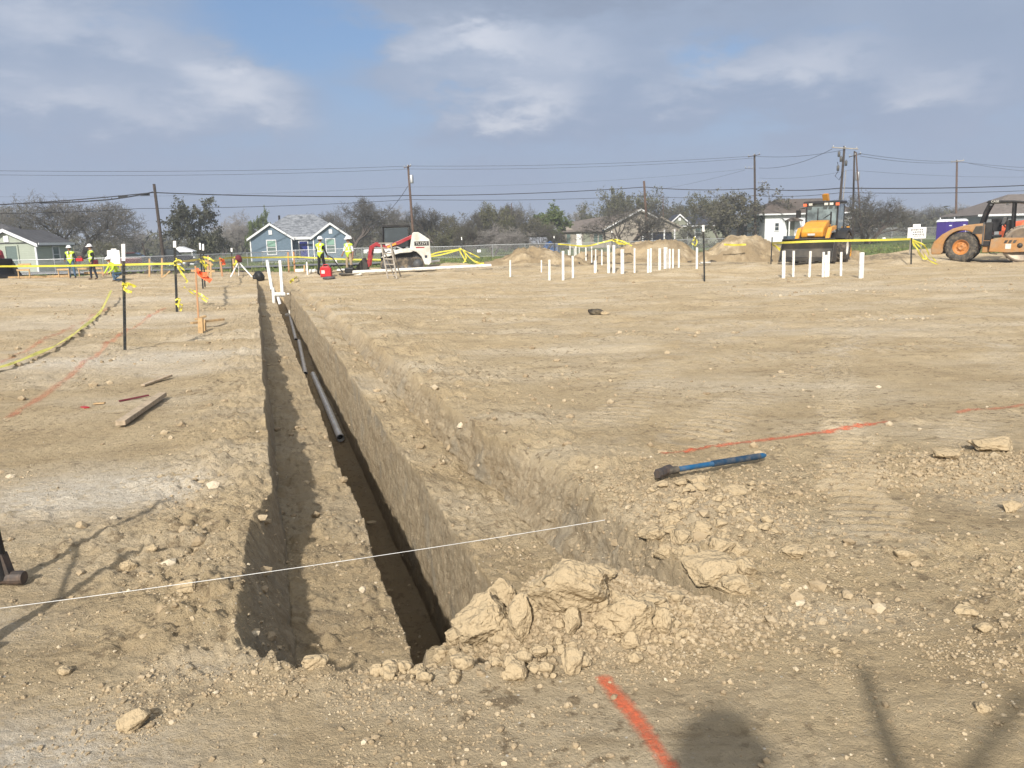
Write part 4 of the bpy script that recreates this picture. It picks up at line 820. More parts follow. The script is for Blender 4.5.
TL=[('brown',446,212,40,118,'brown tree between the transformer pole and the bow'),('bare1',506,207,44,130,'grey bare tree behind the middle row',2.6),('brown',540,216,40,135,'brown tree behind the rounded green tree',.4),('bare2',405,210,40,135,'bare tree behind the transformer pole',1.1),('brown',378,214,40,140,'brown tree left of the transformer pole',2.2),('brown',716,205,40,150,'brown tree behind the slate roof',.9),('olive1',566,212,34,165,'olive tree just left of the tan house roof',1.9),('bare1',2,203,62,112,'bare grey tree behind the sage green house at the left edge'),('bare1',72,201,100,96,'wide bare grey tree just right of the sage green house',1.),('olive2',108,241,17,90,'small round olive bush at the right foot of the wide bare tree',2.),
('pale',135,232,46,170,'low hazy bare tree between the wide bare tree and the leaning pole'),('pale',112,236,40,175,'low pale bare tree behind the dark red car',2.),('brown',30,222,50,140,'brown tree behind the roof of the sage green house',1.),
('dark',197,199,56,92,'dark leafy tree right of the leaning wooden pole'),('pale',236,215,44,135,'pale bare tree left of the blue house'),('pale',222,222,34,150,'smaller pale bare tree between the dark leafy tree and the blue house',2.),
('green',262,212,19,128,'narrow dark green tree rising behind the left gable of the blue house'),('bare2',352,198,62,112,'tall dark bare tree behind the right gable of the blue house'),('bare1',327,212,38,150,'hazy bare tree peeking over the blue house roof',3.),('pale',388,210,44,150,'pale bare tree behind the skid steer cab',1.),
('bare2',437,206,46,100,'dark bare tree right of the thin pole with the transformer',2.),('olive1',456,226,34,92,'low dark green bush behind the yellow tape bow',1.),('bare1',418,222,40,125,'bare tree behind the rear of the skid steer',4.),
('bare3',478,207,40,112,'bare brown tree, first of the middle row right of the tape bow'),('olive2',497,204,36,108,'olive green tree in the middle row'),('bare2',516,206,40,115,'twiggy bare tree right of the olive tree in the middle row',3.),('brown',532,214,34,110,'brown tree at the right end of the middle row'),
('green',549,206,32,118,'rounded green tree left of the tan house',1.),('pale',493,226,44,88,'low pink grey mesquite with bare sweeping branches',2.),('pale',521,228,38,86,'second low bare mesquite above the smallest dirt mound',4.),('bare3',545,226,34,95,'low bare mesquite beside the blue tarp',1.),('bare3',468,222,30,90,'low dark bush right of the tape bow',2.),
('olive1',604,196,46,150,'olive tree behind the left half of the tan house roof'),('olive2',632,190,52,146,'tallest olive tree behind the ridge of the tan house',2.),('pale',582,206,30,160,'pale bare tree at the left of the olive trees behind the tan house',2.),('brown',664,197,44,150,'brown green tree behind the short dark pole',1.),
('bare3',627,205,64,104,'bare spreading tree standing in front of the tan house',1.),('olive1',690,205,42,160,'tree between the tan house and the olive house',3.),('dark',703,199,30,142,'dark green tree above the slate roof',1.),('brown',738,190,74,104,'large olive brown tree in front of the grey shed',3.),('olive2',722,193,44,118,'olive tree joined to the left of the large olive brown tree',1.),
('bare3',688,228,26,120,'small bare tree before the olive house',2.),('bare3',868,194,66,84,'dark bare tree with crooked limbs right of the three poles',2.),('bare3',848,212,40,98,'lower bare tree behind the three poles',.5),('olive1',822,212,34,140,'olive tree behind the white house',2.)]
for t_ in TL: tree(*t_[:6],rz=(t_[6] if len(t_)>6 else 0))
FT=[(860,214),(880,210),(892,214),(905,207),(921,212),(938,208),(952,214),(968,206),(983,211),(999,205),(1014,210),(1030,206),]
nm=['first','second','third','fourth','fifth','sixth','seventh','eighth','ninth','tenth','eleventh','twelfth']
for i,(px,py) in enumerate(FT): tree(('brown','bare1','olive2','pale')[i%4],px,py-1,30+6*(i%3),175+9*(i%5),nm[i]+' far tree from the left in the row beyond the right hand fence',i*1.3,'far trees beyond the right hand fence')
# far scrub: one mass
r=np.random.default_rng(12); vs=[];nb=520; cx=[];
yb=150+130*r.random(nb); xb=(r.random(nb)*2-1)*yb*.75; hb=3.2+3.*r.random(nb); wb=2.5+3*r.random(nb)
for i in range(nb):
    k=90; d=r.normal(size=(k,3)); d/=np.linalg.norm(d,axis=1)[:,None]; rr=r.random((k,1))**.4; c=np.array([xb[i],yb[i],float(Hg(xb[i],yb[i]))+hb[i]*.45])+d*rr*np.array([wb[i],wb[i],hb[i]*.55])
    a=r.normal(size=(k,3)); a/=np.linalg.norm(a,axis=1)[:,None]; b_=np.cross(a,r.normal(size=(k,3))); b_/=np.linalg.norm(b_,axis=1)[:,None]; z=.28+.4*r.random((k,1))
    vs.append(np.stack([c-a*z*1.8,c+b_*z*.35,c+a*z*1.8,c-b_*z*.35],1).reshape(-1,3))
vs=np.concatenate(vs); MT['scrub']=mat('scrub_foliage',(.078,.076,.052),.95,var=.35,scale=.05)
o=smooth_mesh('scrub',vs,np.arange(len(vs)).reshape(-1,4),MT['scrub'],smooth=False); tag(o,'far grey brown scrub along the horizon','scrub',kind='stuff')

# ---- poles and wires
def upole(pb,pt,Y_,r_,label,m='pole',arms=(),extra=None):
    t0=P(*pt,Y_); b0=P(*pb,Y_); zb=float(Hg(b0[0],Y_)); d=(t0-b0); k=(zb-b0[2])/d[2]; b1=b0+d*k; b1[2]=zb-.3
    t=thing('utility_pole',label,'utility pole',tuple(b1)); MB().tube([(0,0,0),tuple(t0-b1)],[r_,r_*.72],10).build('shaft',m,t)
    for (x0,y0,x1,y1,th) in arms:
        p,q=P(x0,y0,Y_-.25)-b1,P(x1,y1,Y_-.25)-b1; MB().tube([p,q],th,4).build('crossarm','polelight' if th>.07 else m,t)
        for f in (.05,.5,.95): c=p+(q-p)*f; MB().lathe([(0,0),(.05,0),(.06,.1),(.03,.2),(0,.22)],c+[0,0,.05],'z',8).build('insulator','steel',t)
    if extra: extra(t,b1,Y_)
    return t
def transformer(px,py):
    def f(t,b,Y_): c=P(px,py,Y_-.3)-b; MB().lathe([(0,-.5),(.22,-.5),(.24,-.4),(.24,.4),(.2,.48),(0,.5)],c,'z',14).build('transformer','steel',t)
    return f
def gear(pts):
    def f(t,b,Y_):
        for i,(px,py) in enumerate(pts):
            c=P(px,py,Y_-.35)-b; MB().lathe([(0,-.3),(.14,-.3),(.16,.2),(.05,.3),(0,.42)],c,'z',8).build('cutout','mgrey',t)
        p=[P(x,y,Y_-.3)-b for x,y in ((837.5,162),(839,170),(835,176),(839,180),(843,172))]; MB().tube(p,.035,5).build('jumper_cable','black',t)
    return f
upole((164,262),(154,184),75,.17,'dark wooden pole leaning to the left behind the left tape','pole',extra=lambda t,b,Y_:[MB().box(P(px,py,Y_-.2)-b,(.85,.14,.22)).build('cable_box','black',t) for px,py in ((145,194.5),(123,196.5))])
upole((413.5,238),(408,165),96,.17,'slim brown pole with a grey transformer right of the skid steer','polebrown',arms=[(404,168,411,166,.05)],extra=transformer(411.5,179))
upole((647.5,236),(644,181),104,.19,'short bare brown pole in front of the tan house roof','polebrown')
upole((755.5,238),(754.5,154),100,.16,'dark pole with crossarms in the large olive brown tree','pole',arms=[(748,157,760,154.5,.06),(745,168.5,753,168.8,.03),(758,183,767,182.5,.035)])
upole((837,240),(844.5,146),88,.16,'black leaning pole with a long pale crossarm behind the backhoe cab','pole',arms=[(832,147.5,858,149,.075)],extra=gear([(839,154),(841,159),(846,163),(838,168)]))
upole((852.5,240),(854.5,151),92,.13,'dark pole, middle one of the cluster right of the backhoe cab','pole',arms=[(849,157,861,154,.06)],extra=transformer(857.5,176))
upole((862,240),(856,152),90,.10,'thin brown pole leaning against the others, rightmost of the cluster','polebrown')
upole((839,240),(846,170),87.6,.05,'pale thin conduit pole along the black leaning pole','polelight')
upole((956,222),(957,160),128,.19,'far brown pole with a short crossarm above the portable toilets','polebrown',arms=[(951,162,964,160.5,.09)])
upole((202,260),(201.5,240),96,.09,'short dark fence pole beside the white canopy','pole'); upole((146,259),(142.5,243),82,.11,'short leaning dark post beside the dark red car','pole')
upole((511,246),(511.5,203),120,.09,'thin grey pole in the middle row of trees','polebrown'); upole((663.5,238),(663,196),128,.08,'thin far pole right of the short bare brown pole','polebrown')
def wire(pts,label,r_=.03,sag=1.5,name='power_line'):
    """pts: (px,py,Y); sag in px between supports"""
    V=[]
    for a,b in zip(pts[:-1],pts[1:]):
        A_,B_=P(*a),P(*b); n_=14
        for i in range(n_+(b is pts[-1])): f=i/n_; q=A_+(B_-A_)*f; q=q-[0,0,4*f*(1-f)*sag*(A_[1]+B_[1])/2/F]; V.append(q)
    V=np.array(V); c=V[0].copy(); o=MB().tube(V-c,r_,4,cap=False).build(name,'wire'); o.location=tuple(c); return tag(o,label,'power line','overhead wires strung between the poles')
wire([(-60,207,66),(153,192.5,75),(409,195.5,96),(645,187,104),(755,188.5,100),(842,188,88),(1060,183.5,95)],'thickest dark cable running across the whole photo past every pole',.06,2.)
wire([(40,203,70),(110,199.5,72.5),(153,192,75)],'black lashed cable drooping left of the leaning pole',.075,.6)
wire([(-60,213,66),(140,208.5,80),(410,199.5,97),(645,196,105),(755,195.5,101),(842,192.5,89),(1060,189,95)],'second cable just below the thickest one',.035,2.)
wire([(-60,170,75),(409,166,96),(754,156,100),(843,150,88)],'uppermost thin wire on the left half',.022,3.); wire([(-60,174,75),(409,169,96),(754,158,100)],'thin wire just under the uppermost one on the left',.02,3.5)
wire([(856,153,92),(957,161.5,128),(1070,168,140)],'thin wire from the pole cluster to the far brown pole',.025,2.); wire([(860,156,92),(963,162,128),(1070,172,140)],'lower thin wire from the pole cluster to the right edge',.025,3.)
wire([(759,168,100),(832,149,88)],'thin wire sweeping up to the long pale crossarm',.025,5.); wire([(745,170,100),(640,192,140)],'faint wire falling left from the pole in the olive tree',.015,2.)
wire([(759,178,100),(850,170,92),(1060,176,130)],'faint middle height wire on the right',.014,3.); wire([(-60,196,100),(409,187,96),(745,169,100)],'faint low wire on the left half',.012,4.)
wire([(408,186,96),(376,222,94)],'black service drop from the transformer pole to the blue house',.035,3.5)

# ---- the air between here and the horizon
hm_=bpy.data.materials.new('air'); hm_.use_nodes=True; t_=hm_.node_tree; t_.nodes.clear(); pv=t_.nodes.new('ShaderNodeVolumePrincipled'); pv.inputs['Density'].default_value=.0012; pv.inputs['Color'].default_value=(.93,.96,1,1); pv.inputs['Anisotropy'].default_value=.3
om_=t_.nodes.new('ShaderNodeOutputMaterial'); t_.links.new(pv.outputs[0],om_.inputs['Volume']); hz_=MB().box((0,3550,6.1),(16000,7300,16.8)); hz_=hz_.build('haze',hm_); tag(hz_,'thin haze in the air over the site','haze',kind='stuff')
# ============================================================ MACHINES
def wheel(par,x,y,r_,w,rimm='rim',lugs=0,name='wheel',hub=.5):
    """wheel standing on z=0 of its parent, axle along y"""
    t=thing(name,None,None); t.parent=par; t.location=(x,y,r_)
    m=MB().lathe([(r_*hub,-w*.38),(r_*.72,-w*.5),(r_*.92,-w*.48),(r_*.96,-w*.36),(r_*.97,0),(r_*.96,w*.36),(r_*.92,w*.48),(r_*.72,w*.5),(r_*hub,w*.38)],(0,0,0),'y',32)
    if lugs:
        for i in range(lugs):
            for sd in (-1,1):
                a=2*PI*(i+.5*(sd>0))/lugs; pts=[]
                for k in range(4):
                    f=k/3; aa=a+f*.30; yv=sd*w*(.47-f*.45); rr=r_*(.975 if k else .95); pts.append((rr*math.cos(aa),yv,rr*math.sin(aa)))
                m.tube(pts,[r_*.045,r_*.05,r_*.05,r_*.045],4,sm=False)
    m.build('tyre','rubber',t)
    q=MB().lathe([(0,-w*.12),(r_*.14,-w*.30),(r_*.17,-w*.30),(r_*.2,-w*.14),(r_*hub*.8,-w*.10),(r_*hub*.95,-w*.34),(r_*hub*1.02,-w*.40),(r_*hub*1.02,w*.40),(r_*hub*.95,w*.34),(r_*.2,w*.14),(0,w*.12)],(0,0,0),'y',28)
    for i in range(8): a=2*PI*i/8; q.lathe([(0,-w*.2),(r_*.03,-w*.18),(r_*.03,-w*.08)],(r_*.27*math.cos(a),0,r_*.27*math.sin(a)),'y',6)
    q.build('rim',rimm,t); return t
# ---- soil compactor
p=drop(962,261); RL=thing('roller_compactor','dusty ochre soil compactor with lugged tyres and black canopy at the right edge','road roller',tuple(p),-.62)
s_=p[1]/F
arch=[(.90*math.cos(a),.80+.90*math.sin(a)) for a in np.linspace(math.radians(8),math.radians(196),16)]
MB().prism([(-1.45,.42),(-1.5,.75),(-1.38,1.1),(-1.0,1.5),(-.5,1.8),(.1,1.98),(.95,2.05),(1.05,2.02),(1.05,.95)]+arch+[(-1.0,.42)],-1.02,1.02).build('engine_hood','orange',RL,bev=.05)
MB().prism([(.45,1.5),(.95,1.5),(.95,1.92),(.62,1.9)],-1.045,-1.02).build('vent_shade_plate','bucket',RL)  # dark plate on the hood; a recess's shade put into its colour
MB().box((-.2,0,.8),(1.9,.9,.7)).build('chassis','mgrey',RL)
for y_ in (-1.02,1.02): wheel(RL,0,y_,.80,.56,'rim',14)
MB().box((1.45,0,.98),(1.1,2.0,.28)).build('platform','black',RL,bev=.03)
MB().prism([(1.0,.5),(1.5,.5),(1.5,1.05),(1.0,1.3)],-.9,.9).build('joint_housing','orange',RL,bev=.03)
MB().box((1.15,-.72,1.62),(.5,.42,.95)).build('side_panel','black',RL,bev=.04); MB().box((1.1,.55,1.55),(.6,.5,.8)).build('control_box','black',RL,bev=.04)
MB().box((1.0,-1.03,1.5),(.06,.05,1.2)).build('grab_rail','mgrey',RL)
st_=MB().box((1.55,0,1.35),(.5,.55,.16)); st_.box((1.3,0,1.7),(.14,.52,.62),eul(0,-.15,0)); st_.build('seat','black',RL,bev=.05)
cs=MB(); cs.box((2.02,0,1.45),(.2,.4,.8),eul(0,.2,0)); cs.tube([(1.95,0,1.8),(1.8,0,2.0)],.03,6); cs.lathe([(.19,-.02),(.21,0),(.19,.02),(.17,0),(.19,-.02)],(1.8,0,2.0),'z',16,R=eul(0,-.5,0)); cs.build('steering_console','black',RL)
MB().box((1.5,.35,1.95),(.5,.4,.7)).build('rear_console','black',RL,bev=.04); MB().box((2.15,-.55,1.75),(.3,.3,.9)).build('fluid_tank','black',RL,bev=.04); MB().box((2.5,0,1.5),(.5,1.7,.35)).build('front_cowl','black',RL,bev=.04)
MB().box((1.9,-.2,2.15),(.25,.3,.4),eul(0,.2,0)).build('gauge_box','mgrey',RL,bev=.04)
for y_ in (-.88,.88):
    MB().tube([(.85,y_,2.02),(1.0,y_,2.65),(1.2,y_,3.12)],[.10,.09,.09],6,sm=False).build('roll_bar_post','black',RL)
    MB().tube([(2.35,y_,1.1),(2.3,y_,2.0),(2.28,y_,3.08)],[.08,.075,.075],6,sm=False).build('roll_bar_post','black',RL)
cn=MB(); cn.prism([(1.0,3.12),(1.12,3.24),(2.3,3.19),(3.3,3.06),(3.3,2.97),(2.3,3.08),(1.1,3.1)],-1.0,1.0); cn.build('canopy','black',RL,bev=.03)
text_mesh('canopy_lettering','CASE',.16,'mwhite',RL,(1.42,-1.012,3.165),(PI/2,0,0),.003)
for x in (1.25,2.0): MB().box((x,-1.04,3.0),(.12,.08,.1)).build('work_lamp','mgrey',RL)
# front frame and drum
for y_ in (-1.14,1.14):
    fr=MB(); pl=[(1.35,.55),(1.4,1.2),(1.75,1.28),(4.4,1.22),(4.75,.95),(4.75,.72),(4.3,.52),(3.6,.55),(2.2,.5)]
    fr.prism(pl,y_-.06,y_+.06); fr.build('side_frame','orange',RL,bev=.02)
q=MB(); 
for i in range(3): q.prism([(2.0+.2*i,.98),(2.12+.2*i,.98),(2.2+.2*i,1.14),(2.06+.2*i,1.14)],-1.207,-1.201)
q.build('slot_shade_plates','bucket',RL); MB().lathe([(0,-.01),(.13,-.01),(.13,.0),(0,.0)],(2.75,-1.207,.86),'y',20).build('hole_shade_disc','bucket',RL); MB().box((2.22,-1.208,.82),(.26,.008,.26)).build('sticker','mwhite',RL)  # dark plates on the frame; shade of slots and hole put in as colour
dr=MB().lathe([(0,-.95),(.70,-.95),(.78,-1.02),(.92,-1.04),(.92,1.04),(.78,1.02),(.70,.95),(0,.95)],(2.85,0,.92),'y',48).build('drum','drum',RL)
pd=MB()
for rr in range(9):
    for i in range(20): a=2*PI*(i+.5*(rr%2))/20; pd.box((2.85+.955*math.cos(a),-.92+rr*.23,.92+.955*math.sin(a)),(.08,.15,.13),eul(0,-a,0))
pd.build('drum_pads','drum',dr)
MB().box((4.62,0,.85),(.25,2.2,.3)).build('front_crossbeam','orange',RL,bev=.03); MB().box((1.78,0,.9),(.2,2.1,.35)).build('rear_crossbeam','orange',RL,bev=.02)
MB().tube([(1.3,-1.0,.95),(1.4,-1.12,.45),(1.75,-1.12,.42)],.03,6).build('step','black',RL)
RL.scale=(.88,.9,.9)
# ---- backhoe loader facing the camera
p=drop(817,263); BH=thing('backhoe_loader','yellow backhoe loader facing the camera with a wide dark front bucket','backhoe',tuple(p),-.60)
bk=MB(); pr=[(-1.75,.22),(-2.55,.14),(-2.62,.2),(-2.0,.36),(-1.86,.75),(-1.98,1.12),(-2.12,1.2),(-2.0,1.24),(-1.8,1.14),(-1.68,.7)]
bk.prism(pr,-1.22,1.22,'x')
for x in (-1.22,1.22): bk.prism([(-2.55,.14),(-1.72,.2),(-1.66,.7),(-1.8,1.14),(-2.05,1.16)],x-.02,x+.02,'x')
for i in range(8): bk.box((-1.05+.3*i,-2.66,.17),(.09,.22,.05))
b_=bk.build('front_bucket','bucket',BH)
for x in (-.72,.72):
    MB().tube([(x,.2,1.75),(x,-.8,1.65),(x,-1.45,1.05),(x,-1.75,.5)],[.12,.13,.12,.1],4,sm=False).build('loader_arm','yellow',BH)
    MB().tube([(x*.8,-.1,1.2),(x*.8,-1.2,.95)],.05,8).build('hydraulic_ram','steel',BH)
hd=MB(); hd.prism([(-1.35,1.28),(-1.42,1.55),(-1.3,1.72),(-.6,2.02),(.35,2.12),(.35,1.28)],-.52,.52,'x'); hd.build('hood','yellow',BH,bev=.07)
MB().prism([(-1.36,.75),(-1.44,1.26),(.3,1.26),(.3,.75)],-.50,.50,'x').build('grille','black',BH,bev=.04)
MB().box((-.0,-1.47,1.42),(.34,.02,.1)).build('nose_badge','mwhite',BH); MB().box((0,-1.47,1.0),(.2,.02,.1)).build('grille_badge','mwhite',BH)
MB().prism([(-1.2,.45),(-1.2,.95),(2.4,1.1),(2.4,.5)],-.4,.4,'x').build('chassis','black',BH)
for sx in (-1,1):
    w=wheel(BH,0,0,.44,.3,'mwhite',0); w.location=(sx*.88,-.75,.44); w.rotation_euler=(0,0,PI/2)
    w=wheel(BH,0,0,.74,.48,'mwhite',14); w.location=(sx*.92,1.5,.74); w.rotation_euler=(0,0,PI/2)
    MB().prism([(.65,1.2),(.85,1.58),(1.5,1.72),(2.2,1.55),(2.3,1.3),(2.2,1.3),(1.5,1.6),(.9,1.48),(.75,1.2)],sx*.92-.27,sx*.92+.27,'x').build('fender','black',BH)
# cab
pl=MB()
for x in (-.76,.76): pl.tube([(x,.45,1.2),(x*.98,.55,2.92)],.055,4,sm=False); pl.tube([(x,2.0,1.2),(x*.98,1.95,2.92)],.055,4,sm=False)
pl.tube([(-.18,.47,1.9),(-.2,.55,2.9)],.035,4,sm=False); pl.box((0,1.2,1.3),(1.5,1.6,.3)); pl.build('cab_frame','black',BH)
MB().prism([(.28,2.92),(.35,3.06),(2.1,3.08),(2.15,2.95)],-.88,.88,'x').build('cab_roof','black',BH,bev=.04)
g_=MB(); g_.box((0,.52,2.3),(1.45,.02,1.2)); g_.build('windshield','glasslight',BH); 
g_=MB(); g_.box((-.76,1.2,2.25),(.02,1.4,1.3)); g_.build('side_window','glasslight',BH); g_=MB(); g_.box((.76,1.2,2.25),(.02,1.4,1.3)); g_.build('side_window','glasslight',BH)
se=MB(); se.box((0,1.5,1.65),(.5,.5,.14)); se.box((0,1.75,2.05),(.48,.14,.75)); se.build('seat','mgrey',BH,bev=.04)
MB().tube([(.1,.48,2.2),(.42,.46,2.42)],.015,5).build('wiper','black',BH)
for x in (-.78,.78): MB().box((x,.3,2.88),(.16,.1,.13)).build('turn_signal','hvorange',BH)
for x in (-.5,.25,.5): MB().box((x,.26,2.9),(.17,.1,.11)).build('work_lamp','mwhite',BH)
MB().tube([(-.8,.5,2.75),(-1.08,.35,2.7),(-1.08,.35,2.4)],.02,5).build('mirror_arm','black',BH); MB().box((-1.1,.33,2.45),(.24,.05,.38)).build('mirror','black',BH)
MB().tube([(.62,-.3,1.9),(.62,-.3,2.5)],.04,8).build('exhaust','black',BH)
bm_=MB(); bm_.tube([(-.35,2.6,1.0),(-.35,3.2,2.1),(-.35,3.0,3.1),(-.35,2.6,3.5),(-.35,2.95,3.35)],[.18,.2,.2,.2,.14],4,sm=False); bm_.build('boom','yellow',BH,bev=.02)
MB().tube([(-.35,2.85,2.2),(-.35,2.6,3.15)],.07,8).build('boom_ram','steel',BH); ds=MB(); ds.tube([(-.35,2.85,3.35),(-.35,3.5,2.6),(-.35,3.7,1.6)],[.14,.13,.1],4,sm=False); ds.build('dipper_arm','yellow',BH)
MB().prism([(3.4,1.5),(4.0,1.4),(4.1,.9),(3.6,.7),(3.5,.8),(3.9,1.1)],-.15,.45,'x').build('rear_bucket','bucket',BH)
for sx in (-1,1): MB().tube([(sx*.9,2.5,1.8),(sx*1.05,2.6,.5),(sx*1.05,2.6,.25)],[.09,.08,.08],4,sm=False).build('stabiliser_leg','yellow' if sx>0 else 'black',BH)
BH.scale=(1.01,1.01,1.02)
# ---- compact track loader
p=drop(402,271); p[1]=p[1]; SK=thing('track_loader','white and red compact track loader with dark cab, facing left behind the stepladder','skid steer',tuple(p),.12)
def stadium(x0,x1,r0_,zc,r1=None,n=10):
    r1=r1 or r0_; a=[(x1+r1*math.cos(t),zc+(r1-r0_)*.0+r1*math.sin(t)) for t in np.linspace(-PI/2,PI/2,n)]; b=[(x0+r0_*math.cos(t),zc+r0_*math.sin(t)) for t in np.linspace(PI/2,3*PI/2,n)]; return a+b
for y_ in (-.78,.78):
    tr_=MB(); tr_.prism(stadium(-.75,.85,.33,.36,.36),y_-.2,y_+.2); 
    tk=tr_.build('track','track',SK,bev=.02); lg=MB()
    for i in range(15):
        x=-.75+1.6*i/14
        for zt_ in (.02,.71): lg.box((x,y_,zt_),(.06,.4,.05))
    lg.build('track_lugs','track',tk)
    for x,rr in ((-.75,.24),(.85,.26),(-.3,.12),(.05,.12),(.4,.12)): MB().lathe([(0,-.22),(rr,-.22),(rr,.22),(0,.22)],(x,y_,.36 if rr>.2 else .2),'y',16).build('track_roller','mgrey',tk)
arc_=[(-.72+0*a,.78) for a in (0,)]
MB().prism([(-1.05,.74),(-.7,1.0),(-.1,1.15),(.45,1.2),(.62,1.2),(.62,1.02),(.5,.98),(-.05,.95),(-.6,.8)],-.97,.97).build('lower_body','mwhite',SK,bev=.03)
MB().box((-.1,0,.65),(1.9,1.1,.7)).build('chassis','black',SK)
for y_ in (-.8,.8):
    MB().prism([(.62,1.95),(.72,2.0),(.95,2.0),(1.5,1.62),(1.56,.45),(1.42,.3),(1.2,.34),(1.05,.75),(.8,1.0),(.45,1.1)],y_-.2,y_+.2).build('rear_tower','mwhite',SK,bev=.04)
MB().prism([(.6,.5),(.6,1.65),(1.45,1.55),(1.5,.45)],-.6,.6).build('engine_cover','mgrey',SK,bev=.04)
MB().box((1.08,-1.005,1.42),(.74,.012,.22)).build('model_plate','black',SK); text_mesh('model_lettering','TL12V2',.19,'mwhite',SK,(1.08,-1.014,1.42),(PI/2,0,0),.002); MB().box((1.0,-1.004,1.22),(.44,.01,.06)).build('red_line_lettering','red',SK)
MB().box((1.28,-1.004,.75),(.12,.01,.13)).build('round_emblem','navy',SK)
cb=MB()
for x0,x1 in ((-.95,-.85),(.42,.5)):
    for y_ in (-.5,.5): cb.tube([(x0,y_,.95),(x1,y_,2.32)],.05,4,sm=False)
cb.prism([(-.95,2.28),(-.9,2.42),(.5,2.4),(.55,2.28)],-.58,.58); cb.build('cab_frame','black',SK,bev=.02)
MB().box((-.9,0,1.65),(.03,.95,1.3)).build('front_window','glass',SK); 
for y_ in (-.51,.51): MB().box((-.2,y_,1.75),(1.2,.02,1.0)).build('side_window','glass',SK)
MB().box((-.55,-.55,1.38),(.45,.02,.14)).build('cab_label','mwhite',SK); MB().box((.0,0,1.3),(.5,.6,.7)).build('seat','black',SK)
for y_ in (-.8,.8):
    MB().tube([(.75,y_,1.85),(-.05,y_,1.5),(-.75,y_,1.25),(-1.25,y_,1.45),(-1.5,y_,1.3),(-1.62,y_,.75),(-1.7,y_,.3)],[.12,.13,.12,.13,.13,.12,.1],4,sm=False).build('lift_arm','red',SK,bev=.015)
    MB().tube([(.4,y_*.95,1.0),(-.35,y_*.95,1.35)],.05,8).build('hydraulic_ram','steel',SK)
MB().box((-.45,-.945,1.36),(.5,.01,.09),eul(0,-.35,0)).build('arm_decal','yellow',SK); MB().box((-1.56,0,1.1),(.16,1.5,.16)).build('arm_crossbar','red',SK)
bk=MB(); bk.prism([(-1.75,.1),(-2.5,.06),(-2.52,.1),(-1.95,.18),(-1.85,.4),(-2.0,.72),(-1.92,.74),(-1.72,.45)],-.95,.95)
for y_ in (-.95,.95): bk.prism([(-2.5,.06),(-1.75,.1),(-1.74,.5),(-1.95,.73)],y_-.015,y_+.015)
bk.build('bucket','bucket',SK)
# second loader, only its bucket reaches into the photo
p=drop(-36,281); s2=copytree(SK); s2.location=tuple(p); s2.rotation_euler=(0,0,PI-.2); s2.scale=(1.15,1.15,1.15); s2['label']='dark loader bucket with red arm entering at the left edge beside the sage green house'; s2['group']='compact loaders on the site'; SK['group']='compact loaders on the site'
for ch in s2.children:
    if ch.name.startswith('bucket'): ch.data=ch.data.copy(); ch.data.materials[0]=MT['black']; ch.scale=(1.0,1,1.35)

